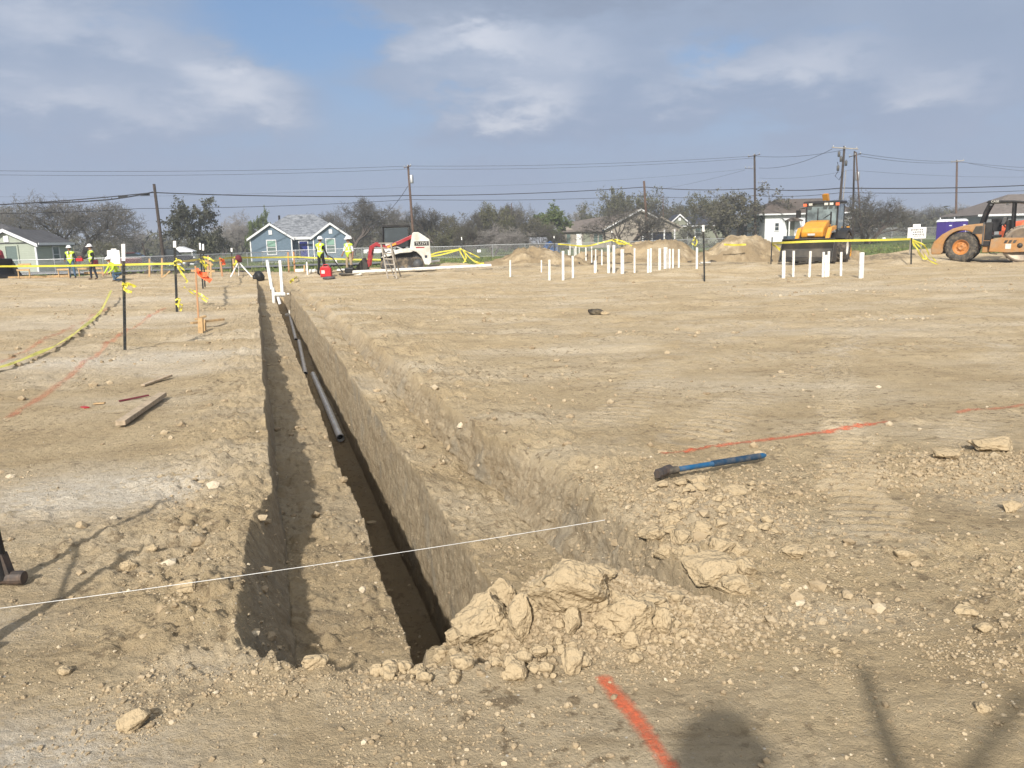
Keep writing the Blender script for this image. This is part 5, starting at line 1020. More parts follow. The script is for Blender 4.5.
# ============================================================ PEOPLE
def skin_body(J,E_,R_):
    me=bpy.data.meshes.new('b'); names=list(J); me.from_pydata([J[n] for n in names],[(names.index(a),names.index(b)) for a,b in E_],[]); o=bpy.data.objects.new('b',me); C.objects.link(o)
    sk=o.modifiers.new('s','SKIN'); sk.use_smooth_shade=True
    for i,n in enumerate(names): me.skin_vertices[0].data[i].radius=R_[n]; me.skin_vertices[0].data[i].use_root=(n=='pelvis')
    su=o.modifiers.new('u','SUBSURF'); su.levels=2; su.render_levels=2
    dg=bpy.context.evaluated_depsgraph_get(); dg.update(); m=bpy.data.meshes.new_from_object(o.evaluated_get(dg)); bpy.data.objects.remove(o); return m
def person(loc,rz,label,shirt,trousers,skin,pose='stand',armL=None,armR=None,vest=True,hat=True,sleeve=None,bareforearm=False,sc=1.0,lean=0.,turn=0.,hairm='hair',legs=None,group=None):
    """faces -y before rotation; x to the viewer's right"""
    V=lambda x,y,z: (x,y,z)
    if pose=='kneel':
        J=dict(pelvis=(0,.05,.42),spine=(0,-.10,.60),chest=(0,-.25,.78),neckb=(0,-.34,.92),neck=(0,-.38,.98),head=(0,-.42,1.06),crown=(0,-.43,1.13),
          hipL=(.10,.05,.40),kneeL=(.16,-.38,.42),ankL=(.16,-.28,.09),toeL=(.16,-.44,.05),hipR=(-.10,.05,.40),kneeR=(-.15,-.20,.08),ankR=(-.15,.22,.10),toeR=(-.15,.30,.04),
          shL=(.18,-.28,.84),elL=(.24,-.40,.60),wrL=(.16,-.58,.45),shR=(-.18,-.28,.84),elR=(-.25,-.42,.60),wrR=(-.14,-.62,.42))
    else:
        l=lean; aL=armL or ((.24,0,1.12),(.25,-.06,.86)); aR=armR or ((-.24,0,1.12),(-.25,-.06,.86)); lg=legs or ((.13,0),(-.13,0))
        J=dict(pelvis=(0,0,.95),spine=(0,-.01-l*.3,1.12),chest=(0,-l*.7,1.32),neckb=(0,.0-l,1.46),neck=(0,-.01-l*1.1,1.53),head=(0,-.03-l*1.25,1.62),crown=(0,-.02-l*1.3,1.70),
          hipL=(.10,0,.90),kneeL=(lg[0][0],-.03+lg[0][1]*.5,.49),ankL=(lg[0][0]+.01,.02+lg[0][1],.09),toeL=(lg[0][0]+.03,-.14+lg[0][1],.04),hipR=(-.10,0,.90),kneeR=(lg[1][0],-.03+lg[1][1]*.5,.49),ankR=(lg[1][0]-.01,.02+lg[1][1],.09),toeR=(lg[1][0]-.03,-.14+lg[1][1],.04),
          shL=(.18,-l*.85,1.40),elL=aL[0],wrL=aL[1],shR=(-.18,-l*.85,1.40),elR=aR[0],wrR=aR[1])
    E_=[('pelvis','spine'),('spine','chest'),('chest','neckb'),('neckb','neck'),('neck','head'),('head','crown')]
    for s in 'LR': E_+=[('pelvis','hip'+s),('hip'+s,'knee'+s),('knee'+s,'ank'+s),('ank'+s,'toe'+s),('chest','sh'+s),('sh'+s,'el'+s),('el'+s,'wr'+s)]
    R_=dict(pelvis=(.15,.11),spine=(.135,.10),chest=(.16,.115),neckb=(.07,.06),neck=(.055,.055),head=(.078,.092),crown=(.055,.065))
    for s in 'LR': R_.update({'hip'+s:(.09,.09),'knee'+s:(.065,.065),'ank'+s:(.05,.05),'toe'+s:(.045,.035),'sh'+s:(.065,.06),'el'+s:(.047,.047),'wr'+s:(.032,.03)})
    m=skin_body(J,E_,R_); nv=len(m.vertices); co_=np.empty(nv*3); m.vertices.foreach_get('co',co_); co_=co_.reshape(-1,3)
    segs=[('hair' if 0 else 'skin','neckb','neck'),('skin','neck','head'),('skin','head','crown'),('shirt','pelvis','spine'),('shirt','spine','chest'),('shirt','chest','neckb'),('shirt','chest','shL'),('shirt','chest','shR')]
    for s in 'LR': segs+=[('trousers','hip'+s,'knee'+s),('trousers','knee'+s,'ank'+s),('boot','ank'+s,'toe'+s),('sleeve','sh'+s,'el'+s),('fore','el'+s,'wr'+s),('trousers','pelvis','hip'+s)]
    mats=dict(skin=0,shirt=1,trousers=2,boot=3,sleeve=1,fore=0 if bareforearm else 1)
    for q in (skin,shirt,trousers,'boot'): m.materials.append(MT[q])
    F_=[tuple(pp.vertices) for pp in m.polygons]; cen=np.array([co_[list(f)].mean(0) for f in F_]); best=np.full(len(F_),1e9); cat_=np.zeros(len(F_),int); isT=np.zeros(len(F_),bool)
    for k,a,b in segs:
        A=np.array(J[a]);B=np.array(J[b]);d=B-A;t=np.clip(((cen-A)@d)/(d@d),0,1);dd=np.linalg.norm(cen-A-t[:,None]*d,axis=1)-min(R_[a][0],R_[b][0])*.6; kk=dd<best; best[kk]=dd[kk]; cat_[kk]=mats[k]; isT[kk]=k=='shirt'
    body=MB(); 
    for mi in range(4): pass
    body.add(co_,F_,0,True); body.m=list(cat_)
    # face, ears, fingers are part of the same mesh
    hd=np.array(J['head']); cr_=np.array(J['crown'])
    body.lathe([(0,-.03),(.012,-.02),(.016,0),(.010,.03)],hd+[0,-.098,0],'z',6,0)
    for s in (-1,1): body.lathe([(0,-.03),(.02,-.01),(.02,.015),(0,.03)],hd+[s*.082,.0,0],'z',6,0)
    for s,n in ((1,'L'),(-1,'R')):
        w=np.array(J['wr'+n]); e=np.array(J['el'+n]); d=w-e; d/=np.linalg.norm(d); side=np.cross(d,[0,1,0]); side/=np.linalg.norm(side)+1e-6; nor=np.cross(side,d)
        palm=w+d*.05; body.tube([w-d*.01,w+d*.03,palm+d*.03],[.028,.036,.034],8,0)
        for i,(o_,L_) in enumerate(((-.028,.065),(-.010,.078),(.010,.072),(.027,.055))):
            a=palm+d*.025+nor*o_; body.tube([a,a+d*L_*.5+side*.006,a+d*L_*.85+side*.022],[.010,.009,.006],6,0)
        body.tube([w+d*.02-nor*.03,w+d*.05-nor*.058,w+d*.085-nor*.062],[.013,.011,.008],6,0)
    body.m=[int(i) for i in body.m]
    root=body.build('person',[skin,shirt,trousers,'boot']); root.location=tuple(loc); root.rotation_euler=(0,0,rz); root.scale=(sc,sc,sc); tag(root,label,'person',group)
    # hair
    hm=MB().lathe([(0,.105),(.055,.09),(.085,.05),(.092,.0),(.085,-.05),(.05,-.07)],hd+[0,.022,.035],'z',14); hm.build('hair',hairm,root)
    ey=MB(); 
    for s in (-1,1): ey.lathe([(0,-.009),(.009,0),(0,.009)],hd+[s*.032,-.088,.012],'z',6)
    ey.build('eyes','hair',root)
    if hat:
        pr=[(.0,.135),(.05,.13),(.09,.105),(.115,.06),(.122,.02),(.128,.012),(.155,.0),(.150,-.006),(.115,.004)]
        hh=MB().lathe(pr,(0,0,0),'z',24); hh.tube([(0,-.11,.05),(0,-.05,.125),(0,.05,.13),(0,.1,.07)],.012,6); hh.tube([(-.09,-.13,.002),(0,-.185,-.006),(.09,-.13,.002)],.018,5)
        o=hh.build('hard_hat','hat',root); o.location=tuple(hd+[0,.0,.055]); 
    if vest:
        F2=[f for f,t in zip(F_,isT) if t]; us=sorted({i for f in F2 for i in f}); mp={a:i for i,a in enumerate(us)}
        ax=np.array(J['chest'])*.5+np.array(J['spine'])*.5; vv=co_[us]; 
        me=bpy.data.meshes.new('v'); me.from_pydata([tuple(x) for x in vv],[],[tuple(mp[i] for i in f) for f in F2]); me.update(); nn=np.array([x.normal[:] for x in me.vertices]); vv=vv+nn*.022; bpy.data.meshes.remove(me)
        vm_=MB(); fs=[tuple(mp[i] for i in f) for f in F2]; mi=[]
        for f in fs:
            c=vv[list(f)].mean(0); z=c[2]-J['chest'][2]
            st=(-.24<z<-.19) or (abs(abs(c[0])-.085)<.018 and z>-.24 and pose!='kneel'); front_open=abs(c[0])<.028 and c[1]<J['chest'][1] and z>-.02
            mi.append(1 if st else (2 if front_open else 0))
        vm_.add(vv,fs,0,True); vm_.m=mi; o=vm_.build('safety_vest',['vest','silver',shirt],root); so_=o.modifiers.new('t','SOLIDIFY'); so_.thickness=.008
    return root
WG='workers in yellow safety vests'
person(drop(73,279),.10,'worker in dark sleeves and blue jeans at the far left, facing the camera','navy','jeans','skin2',armR=((-.27,-.02,1.12),(-.20,-.22,1.0)),armL=((.26,0,1.12),(.28,-.1,.88)),sc=1.02,group=WG)
w2=person(drop(94,279.5),-.75,'worker in dark trousers holding something red, standing right beside the one in blue jeans','blackc','navy','skin2',armR=((-.26,-.08,1.13),(-.28,-.33,1.08)),armL=((.26,0,1.12),(.27,-.12,.9)),sc=1.05,legs=((.16,.1),(-.12,-.08)),group=WG)
bg_=MB().box((.20,.10,.86),(.16,.24,.30)); o=bg_.build('tool_pouch','maroon',w2,bev=.04)
person(drop(119,280),-.6,'worker crouching with a white hard hat by the white board, left of the nearest post','vest','jeans','skin','kneel',sc=1.0,group=WG)
person(drop(322,276),2.7,'worker in black sleeves and black trousers seen from behind beside the red fuel can','blackc','blackc','skin2',armL=((.25,-.05,1.13),(.23,-.28,1.02)),armR=((-.25,-.03,1.12),(-.26,-.16,.9)),hat=True,sc=1.06,legs=((.10,.12),(-.12,-.10)),group=WG)
person(drop(350,273.5),-.5,'worker in white shirt and khaki trousers between the other worker and the loader','whitec','khaki','skin2',armL=((.25,0,1.12),(.27,-.05,.85)),armR=((-.24,-.05,1.12),(-.22,-.2,.95)),bareforearm=True,sc=1.06,group=WG)
# red thing held by the second worker
q=drop(94,279.5); o=MB().box((0,0,0),(.34,.14,.16)); o.tube([(-.1,0,.08),(-.05,0,.16),(.08,0,.16),(.12,0,.08)],.015,6); o=o.build('toolbox','redcan',bev=.02); o.location=(q[0]-.50,q[1]-.25,q[2]+1.08); tag(o,'small red tool case held by the worker in dark trousers','tool case')
# the photographer stands behind the camera; only the shadow falls into the picture
ph=person((0.02,-.36,0),PI,'photographer in dark clothes holding up a phone behind the camera','navy','jeans','skin',armL=((.30,-.16,1.30),(.09,-.235,1.46)),armR=((-.30,-.16,1.30),(-.09,-.235,1.46)),vest=False,hat=True,sc=1.0)
o=MB().box((0.02,-.075,1.545),(.15,.009,.075)).build('phone','black',bev=.003); tag(o,'dark phone held level in both hands behind the camera','phone')
# unseen post and brace added to throw the forked shadow at the lower right
t=thing('shadow_post','unseen post with a slanting brace, added to throw the forked shadow','post',(.66,.16,H(.66,.16))); MB().box((0,0,.82),(.05,.045,1.66)).build('upright','woodgrey',t); MB().tube([(0,.03,1.08),(.56,.12,1.46)],.022,4,sm=False).build('brace','woodgrey',t)
# black steel stand at the left edge
A_=gp(5,588); fz=H(A_[0],A_[1]); t=thing('steel_stand','black steel stand with a dusty foot cut off by the left edge','stand',(A_[0],A_[1],fz))
TP=[(-.03,-.0),(.22,-.66)]; FT_=[(0,0),(.24,-.66)]
for (a,b),(c,d) in zip(TP,FT_):
    MB().tube([(c,d,.03),(c*.75+a*.25,d*.75+b*.25,.22),(a,b,.82)],[.036,.026,.016],10).build('leg','black',t)
    f=MB(); f.lathe([(0,-.10),(.030,-.10),(.034,-.09),(.034,-.03),(.030,-.03),(.030,.03),(.034,.03),(.034,.09),(.030,.10),(0,.10)],(c,d,.032),'x',14,sm=False); f.prism([(c-.05,.03),(c+.05,.03),(c+.022,.16),(c-.022,.16)],d-.022,d+.022); f.build('foot','mud' if 0 else 'iron',t)
MB().tube([(-.05,-.03,.36),(.20,-.66,.36)],.012,6).build('crossbar','black',t)

# ============================================================ PIPES, POSTS, TAPE
def stake(name,cat,pb,pt,r_,matn,label,group=None,n=10,cap=True,hollow=False,flat=None):
    """upright standing on the ground at pixel pb, its top at pixel pt, same distance"""
    b=drop(*pb); t=P(*pt,b[1]); o=MB()
    if flat: 
        d=t-b; L_=np.linalg.norm(d); ang=math.atan2(d[0],d[2]); o.box((0,0,L_/2-.03),(flat[0],flat[1],L_+.1),None); q=o.build(name,matn); q.rotation_euler=(0,ang,0)
    else:
        if hollow: 
            o.tube([(0,0,-.12),tuple(t-b)],r_,n,cap=False); o.tube([(0,0,.2),tuple(t-b+[0,0,.001])],r_*.88,n,cap=False); d=t-b; k=n
        else: o.tube([(0,0,-.12),tuple(t-b)],r_,n)
        q=o.build(name,matn)
    q.location=tuple(b); return tag(q,label,cat,group)
Z6=lambda X,Y_:(540+X/5.689,200+Y_/5.689); Z2=lambda X,Y_:(740+X/7.314,180+Y_/7.314)
RS=[((510.3,277),(510.2,260),.04,'lone short riser far left of the cluster'),(Z6(8,415),Z6(8,342),.035,'short riser second from the left'),(Z6(54,458),Z6(54,340),.05,'riser third from the left, standing nearer than its neighbours'),
(Z6(132,457),Z6(131,290),.055,'tall near riser left of the first fat group'),(Z6(188,443),Z6(186,318),.05,'leaning near riser below the first fat group'),(Z6(163,345),Z6(163,285),.07,'short fat riser at the far left of the back group'),(Z6(171,345),Z6(171,252),.06,'tall riser touching the short fat one at the back left'),
(Z6(205,352),Z6(204,257),.07,'fat riser in the back left group'),(Z6(196,350),Z6(195,275),.045,'thinner riser just left of the fat back one'),(Z6(224,362),Z6(223,270),.04,'thin back riser right of the fat back one'),(Z6(262,370),Z6(261,270),.05,'back riser standing alone between two gaps'),
(Z6(295,372),Z6(294,265),.04,'back riser with an orange marked foot'),(Z6(318,372),Z6(317,280),.04,'back riser right behind the short stub'),(Z6(315,415),Z6(315,345),.075,'shortest fat stub in front of the back row'),(Z6(352,375),Z6(352,282),.045,'back riser just left of the two tall fat ones'),
(Z6(391,418),Z6(389,257),.07,'left one of the two tallest fat risers'),(Z6(420,418),Z6(420,257),.07,'right one of the two tallest fat risers'),(Z6(469,422),Z6(468,280),.085,'fattest single riser in the middle'),(Z6(538,420),Z6(538,275),.045,'thin riser alone in the middle gap'),
(Z6(615,418),Z6(616,280),.05,'left riser of the close thin pair right of the middle'),(Z6(629,418),Z6(631,275),.05,'right riser of the close thin pair right of the middle'),(Z6(681,402),Z6(681,275),.07,'fat riser before the tall triple'),(Z6(712,396),Z6(711,268),.075,'tallest of the triple behind the low heap'),
(Z6(721,392),Z6(720,270),.05,'middle one of the triple behind the low heap'),(Z6(737,390),Z6(738,278),.06,'right one of the triple behind the low heap'),(Z6(756,388),Z6(757,278),.05,'riser after the triple'),(Z6(790,386),Z6(790,280),.05,'last riser of the middle cluster on its right'),(Z6(892,396),Z6(893,270),.055,'single riser beside the dark post with the white tip'),
(Z2(319,718),Z2(321,518),.067,'leftmost fat riser of the group before the backhoe'),(Z2(390,708),Z2(393,518),.046,'second riser of the group before the backhoe'),(Z2(507,710),Z2(516,520),.046,'slightly leaning riser in front of the backhoe bucket'),
(Z2(606,710),Z2(612,527),.046,'left riser of the tight trio before the backhoe'),(Z2(629,708),Z2(630,548),.06,'shorter middle riser of the tight trio before the backhoe'),(Z2(645,706),Z2(650,522),.046,'right riser of the tight trio before the backhoe'),(Z2(738,702),Z2(741,527),.046,'riser in front of the backhoe rear wheel'),(Z2(886,718),Z2(892,530),.085,'thickest riser, alone right of the backhoe'),
((307.8,276),(306.8,262),.045,'short white riser left of the red fuel can'),((338,270),(335.5,258),.07,'white riser between the two workers at the loader')]
for pb,pt,r_,lb in RS: stake('pipe_riser','pipe',pb,pt,r_,'pvc','white plastic '+lb,'white pipe risers standing in the dirt',hollow=True)
# pipes standing in the far end of the trench
def pipe3(a,b,r_,matn,label,ext=None,name='pipe',group=None):
    a=np.array(a);b=np.array(b); o=MB().tube([(0,0,0),tuple(b-a)],r_,14,cap=False); d=b-a; o.tube([tuple(d*.004),tuple(d*.996)],r_*.86,14,cap=False)
    for s_,e in ((0,a-a),(1,b-a)):   # rim of the pipe mouth
        pass
    q=o.build(name,matn); q.location=tuple(a); return tag(q,label,'pipe',group)
pipe3(P(272,290,27),P(267.2,261,28.2),.055,'pvc','tall white pipe leaning left in the far end of the trench'); pipe3(P(282.3,293,27.2),P(280,261,28),.055,'pvc','second tall white pipe leaning in the far end of the trench')
t=thing('pipe_fitting','white cross fitting between the two leaning pipes in the trench','pipe fitting',tuple(P(275,302,24.)))
cc=P(275,302,24.); MB().tube([P(274,303,24)-cc,P(273,287.5,24)-cc],.05,12).build('upright_pipe','pvc',t); MB().tube([P(274,294.5,24)-cc,P(284.5,294.5,24.2)-cc],.07,12).build('side_arm','pvc',t); MB().tube([P(278,297,24)-cc,P(280,304,24)-cc],.045,12).build('lower_branch','greypvc',t)
def trench_pipe(pts,r_,label,fit=False,zf=-1.05):
    """pts: pixels on the deep floor"""
    Q=[]
    for px,py,z in pts: Q.append(gp(px,py,z))
    Q=np.array(Q); c=Q[0].copy(); t=thing('drain_pipe',label,'pipe',tuple(c),0,'pipes lying in the trench')
    d=Q[1]-Q[0]; d/=np.linalg.norm(d); o=MB().tube([tuple(q-c) for q in Q],r_,20,cap=False); o.tube([tuple(q-c) for q in Q],r_*.88,20,cap=False)
    e=Q[-1]-c; dn=(Q[-1]-Q[-2]); dn/=np.linalg.norm(dn); o.build('barrel','greypvc',t)
    bl_=MB().tube([tuple(e-dn*.10),tuple(e+dn*.002)],r_*1.10,20,cap=False); bl_.tube([tuple(e-dn*.10),tuple(e+dn*.002)],r_*.90,20,cap=False); bl_.build('socket','greypvc',t); MB().tube([tuple(e-dn*.12),tuple(e-dn*.11)],r_*.86,20).build('bore_shade_plug','black',t)  # black plug; the shade inside the pipe mouth put in as colour
    if fit: 
        f=MB().tube([tuple(np.array([-.16,0,.03])),tuple(np.array([.20,-.05,.05]))],r_*1.35,14); f.tube([(0,0,.0),(0.03,-.02,.22)],r_*1.2,14); f.build('tee_fitting','pvc',t)
    return t
zd=-.95
trench_pipe([(290,316,-1.02),(296,340,-1.05)],.048,'far grey drain pipe with a white tee fitting on its end',True)
trench_pipe([(299,341,-1.05),(305.5,374,-1.10)],.048,'middle grey drain pipe lying in the trench')
trench_pipe([(313,374,-1.08),(328,408,-1.11),(340.5,438,-1.13)],.052,'nearest grey drain pipe with its open end towards the camera')
q=drop(259,283.5); v_,f_=ico(4); v_=v_*np.array([.26,.22,.24])*(1+.28*fbm(v_[:,0]*2.2+v_[:,2],v_[:,1]*2.2-v_[:,2],4,77)+.10*np.abs(fbm(v_[:,0]*7+v_[:,2]*5,v_[:,1]*7,3,78)))[:,None]+np.array([0,0,.18]); o=smooth_mesh('black_bag',v_,f_,MT['black'])
o.location=tuple(q); tag(o,'black plastic bag on the left rim at the far end of the trench','bag')
# pipes lying on the ground
def lying(pts,r_,label,matn='pvc',lift=.0):
    Q=[drop(*p)+np.array([0,0,r_+lift]) for p in pts]; c=Q[0].copy(); return pipe3(Q[0],Q[-1],r_,matn,label,name='loose_pipe',group='white pipes lying behind the trench')
lying([(353,276.5),(491,269.5)],.085,'longest white pipe lying on the dirt behind the ladder',lift=.12); lying([(398,272.2),(440,269.2)],.075,'shorter white pipe lying behind the longest one',lift=.12); lying([(534,265),(558,264.5)],.05,'thin white pipe lying under the smallest mound',lift=.1); lying([(700,265.5),(710,265)],.05,'short white pipe piece right of the dark post',lift=.08)
for i,(px,py,w,h,lb) in enumerate([(301,273,10,4.,'white pipe offcut left of the short riser'),(358,276,8,3,'white elbow piece at the left end of the longest pipe'),(313,275,6,4,'white fitting just left of the black trousers'),(289.5,291,5,2,'small white pipe scrap on the right rim of the trench'),(342,272,9,3.5,'white fitting at the feet of the worker in khaki')]):
    b=drop(px,py); s=b[1]/F; o=MB().tube([(-w*s/2,0,h*s/2),(w*s/2*.5,0,h*s/2),(w*s/2,-.02,h*s*.8)],h*s/2,10).build('pipe_offcut','pvc'); o.location=tuple(b); tag(o,lb,'pipe offcut','white offcuts of pipe by the trench end')
# T-posts
def tpost(pb,pt,label,r_=.022,white=.2,tagm=None):
    b=drop(*pb); t=P(*pt,b[1]); d=t-b; root=thing('steel_post',label,'post',tuple(b),0,'dark steel posts with white tips'); L_=np.linalg.norm(d); k=1-white/L_ if white else 1
    m=MB(); 
    def prof(f0,f1,M_,w):
        c0,c1=d*f0,d*f1; M_.add([tuple(c0+np.array(o_)) for o_ in ((-w,-.004,0),(w,-.004,0),(w,.004,0),(-w,.004,0))]+[tuple(c1+np.array(o_)) for o_ in ((-w,-.004,0),(w,-.004,0),(w,.004,0),(-w,.004,0))],[(0,1,5,4),(1,2,6,5),(2,3,7,6),(3,0,4,7),(3,2,1,0),(4,5,6,7)])
        M_.add([tuple(c0+np.array(o_)) for o_ in ((-.004,.004,0),(.004,.004,0),(.004,w*1.6,0),(-.004,w*1.6,0))]+[tuple(c1+np.array(o_)) for o_ in ((-.004,.004,0),(.004,.004,0),(.004,w*1.6,0),(-.004,w*1.6,0))],[(0,1,5,4),(1,2,6,5),(2,3,7,6),(3,0,4,7),(3,2,1,0),(4,5,6,7)])
    prof(-.1,k,m,r_)
    n_=int(L_/.055)
    for i in range(1,n_): f=i/n_; 
    for i in range(1,n_):
        f=i/n_
        if f<k: m.box(tuple(d*f+np.array([0,-.012,0])),(.016,.018,.022))
    m.build('shaft','postdark',root)
    if white: w=MB(); prof(k,1,w,r_*1.12); w.build('white_tip','white',root)
    return root,b,t
tp1=tpost((125,350),(123.3,244),'nearest dark post at the left with a single tape knot halfway',.024,.26)
tp2=tpost((177,312),(174.5,241),'second post from the left, wrapped in bunches of yellow tape',.032,.16)
tp3=tpost((203,288.5),(199.8,243),'left one of a pair of posts behind the flagged stake',.03,.25); tpost((205,287.5),(203,244),'right one of the pair of posts behind the flagged stake',.03,.25)
tpost((232.5,275),(231.5,248),'small distant post left of the tripod',.04,.2); tp5=tpost((704.5,281.5),(703.3,225),'tall post with white tip right of the pipe risers',.03,.22)
tp6=tpost((770.8,266),(772.3,235),'post just left of the backhoe bucket',.03,.1); tp7=tpost((911,265),(911.6,232),'post standing before the white sign, tied with yellow tape',.035,.25)
tpost((555,262),(554,236),'post above the left end of the smallest mound',.035,.2); tpost((612.3,262),(611.8,231),'post standing before the tan house with tape on it',.035,.15); tp10=tpost((694.8,262),(695.3,236),'short post with yellow tape and a tag left of the tall one',.035,.1)
tp11=tpost((463.5,266),(461.5,237),'post tied with a large yellow bow at the middle',.035,.25); tpost((313,270),(313.5,255),'short dark post in front of the blue porch',.03,0)
# ribbons of tape
def ribbon(pts,w,label,name='caution_tape',twist=0.,dens=10,seed=0,group='yellow caution tape',flatz=False,sag=0.,parent=None,matn='tape'):
    Q=[np.array(p,float) for p in pts]; pp=[]
    for i,(a,b) in enumerate(zip(Q[:-1],Q[1:])):
        m0=(Q[i+1]-Q[i-1])/2 if i else b-a; m1=(Q[i+2]-a)/2 if i+2<len(Q) else b-a
        for k in range(dens): 
            t=k/dens; h=(2*t**3-3*t*t+1)*a+(t**3-2*t*t+t)*m0+(-2*t**3+3*t*t)*b+(t**3-t*t)*m1; h=h-np.array([0,0,4*t*(1-t)*sag]); pp.append(h)
    pp.append(Q[-1]); pp=np.array(pp); c=pp[0].copy(); V=[];n=len(pp)
    for i,p_ in enumerate(pp):
        t=pp[min(i+1,n-1)]-pp[max(i-1,0)]; t/=np.linalg.norm(t)+1e-9; up_=np.array([0,0,1.]); sd_=np.cross(t,up_); sd_/=np.linalg.norm(sd_)+1e-9; nz=np.cross(sd_,t)
        a=(PI/2 if flatz else 0)+twist*(math.sin(i*.55+seed)*.7+math.sin(i*.21+seed*2)); dv=nz*math.cos(a)+sd_*math.sin(a); nv_=sd_*math.cos(a)-nz*math.sin(a)
        for sw,sn in ((-1,-1),(1,-1),(1,1),(-1,1)): V.append(p_-c+dv*w/2*sw+nv_*.0012*sn)
    f=[]
    for i in range(n-1):
        for j in range(4): f.append((4*i+j,4*i+(j+1)%4,4*i+4+(j+1)%4,4*i+4+j))
    o=MB().add(V,f,0,False).build(name,matn,parent)
    if parent is None: o.location=tuple(c); tag(o,label,'tape',group)
    return o,pp
# writing along the nearest tape
def tape_text(pp,w,body,parent,origin,start,step,reps,up_dir):
    seglen=np.linalg.norm(np.diff(pp,axis=0),axis=1); cum=np.concatenate([[0],np.cumsum(seglen)]); mb=MB()
    cu=bpy.data.curves.new('t','FONT'); cu.body=body; cu.size=w*.85; cu.align_y='CENTER'; o=bpy.data.objects.new('t',cu); C.objects.link(o); dg=bpy.context.evaluated_depsgraph_get(); dg.update(); me=bpy.data.meshes.new_from_object(o.evaluated_get(dg)); bpy.data.objects.remove(o)
    base=np.array([v.co[:] for v in me.vertices]); fc=[tuple(q.vertices) for q in me.polygons]
    for k in range(reps):
        s0=start+k*step; s_arr=np.clip(s0+base[:,0],0,cum[-1]-1e-4); X_=[np.interp(s_arr,cum,pp[:,i]) for i in range(3)]; pos=np.stack(X_,-1)
        j=np.clip(np.searchsorted(cum,s_arr)-1,0,len(seglen)-1); t=(pp[j+1]-pp[j])/seglen[j][:,None]
        sd_=np.cross(t,[0,0,1.]); sd_/=np.linalg.norm(sd_,axis=1)[:,None]; wd=sd_ if up_dir=='flat' else np.cross(sd_,t); nr=np.cross(sd_,t) if up_dir=='flat' else sd_
        mb.add(pos-origin-wd*base[:,1:2]*(1 if up_dir=='flat' else -1)+nr*(.004),fc)
    w_=mb.build('tape_lettering','black',parent)
Q=[drop(112,298)+[0,0,.25],drop(103,312)+[0,0,.10],drop(94,321)+[0,0,.06],drop(80,332)+[0,0,.05],drop(62,345)+[0,0,.05],drop(37,357)+[0,0,.05],drop(0,371)+[0,0,.05],drop(-60,385)+[0,0,.06]]
Q=Q[::-1]; o,pp=ribbon(Q,.07,'long yellow tape lying on the ground at the left',twist=.25,flatz=True,seed=2); tape_text(pp,.06,'CAUTION',o,pp[0],.15,1.0,12,'flat')
T2=lambda px,py: P(px,py,tp2[1][1])
e0=P(-40,266.5,21.5); e1=T2(176,263.5); o,pp=ribbon([e0,(e0+e1)/2-[0,0,.02],e1],.05,'taut yellow tape running from the left edge past the two workers to the second post',twist=.25); 
ribbon([e1+[0,0,.03],P(195,260,29),P(200,259,30.5)],.08,'yellow tape between the second post and the pair of posts',twist=.6)
for i,pts in enumerate([[(177,258),(179,268),(184,276)],[(176.5,262),(182,272),(188,281),(187,283)],[(175,265),(180,266),(186,271)],[(176,300),(181,298),(179,305),(182,311)],[(176,304),(183,305),(181,311)],[(174,262),(180,260),(186,266)]]):
    ribbon([T2(*q)-[0,.05,0] for q in pts],.045,['long tail hanging from the tape knot at the top of the second post','longest tail curling below the knot of the second post','tail pointing right from the upper knot of the second post','curled end of the low tape knot on the second post','short end of the low tape knot on the second post','short end above the upper knot of the second post'][i],twist=1.,seed=i,name='tape_knot')
for i,pts in enumerate([[(122,284.5),(129,284),(136,287)],[(122,286),(127,291),(132,292)],[(122,283.5),(127,285),(124,288)]]): ribbon([P(*q,tp1[1][1]-.05) for q in pts],.05,['upper tail of the tape knot on the nearest post','lower tail of the tape knot on the nearest post','short tail of the tape knot on the nearest post'][i],twist=.8,seed=i,name='tape_knot')
for i,pts in enumerate([[(184,287),(192,293),(200,297),(207,302)],[(190,289),(200,294),(208,299)]]): ribbon([P(*q,22) for q in pts],.055,['long yellow strand fluttering behind the flagged stake','shorter yellow strand just above the other behind the flagged stake'][i],twist=1.1,seed=i,name='tape_strand')
for i,pts in enumerate([[(199,259),(204,262),(206,270)],[(201,257),(208,258),(214,261)],[(200,261),(205,266),(208,264)]]): ribbon([P(*q,30) for q in pts],.09,['low curl of tape on the pair of posts','tape end reaching right from the pair of posts','lowest tape end on the pair of posts'][i],twist=1.,seed=i,name='tape_knot')
ribbon([P(214,261,31),P(233,257.5,40),P(298,257,44),P(372,259.5,45),P(425,257,45),P(462,249,45)],.085,'long yellow tape strung behind the workers from the tripod to the bow',twist=.2,sag=.03)
for i,pts in enumerate([[(463,250),(466,258),(462,265)],[(463,250),(470,258),(477,262),(484,263)],[(463,250),(472,254),(480,258)],[(463,250),(459,249),(466,262)],[(463,251),(475,262),(484,264)]]): ribbon([P(*q,44.6) for q in pts],.07,['straight strand hanging from the yellow bow','longest right strand of the yellow bow','upper right strand of the yellow bow','left loop of the yellow bow','lower right strand of the yellow bow'][i],twist=.7,seed=i,name='tape_bow')
ribbon([P(462,249,45),P(440,252,45),P(430,255,45)],.08,'short yellow tape run at the left of the bow')
ribbon([tp6[1]+(P(772,243,tp6[1][1])-tp6[1])*1.0,P(784,242.6,36.5),P(820,241.2,35.6),P(880,240,36),P(911,239,36.9)],.095,'long yellow tape stretched across the front of the backhoe to the sign post',twist=.12)
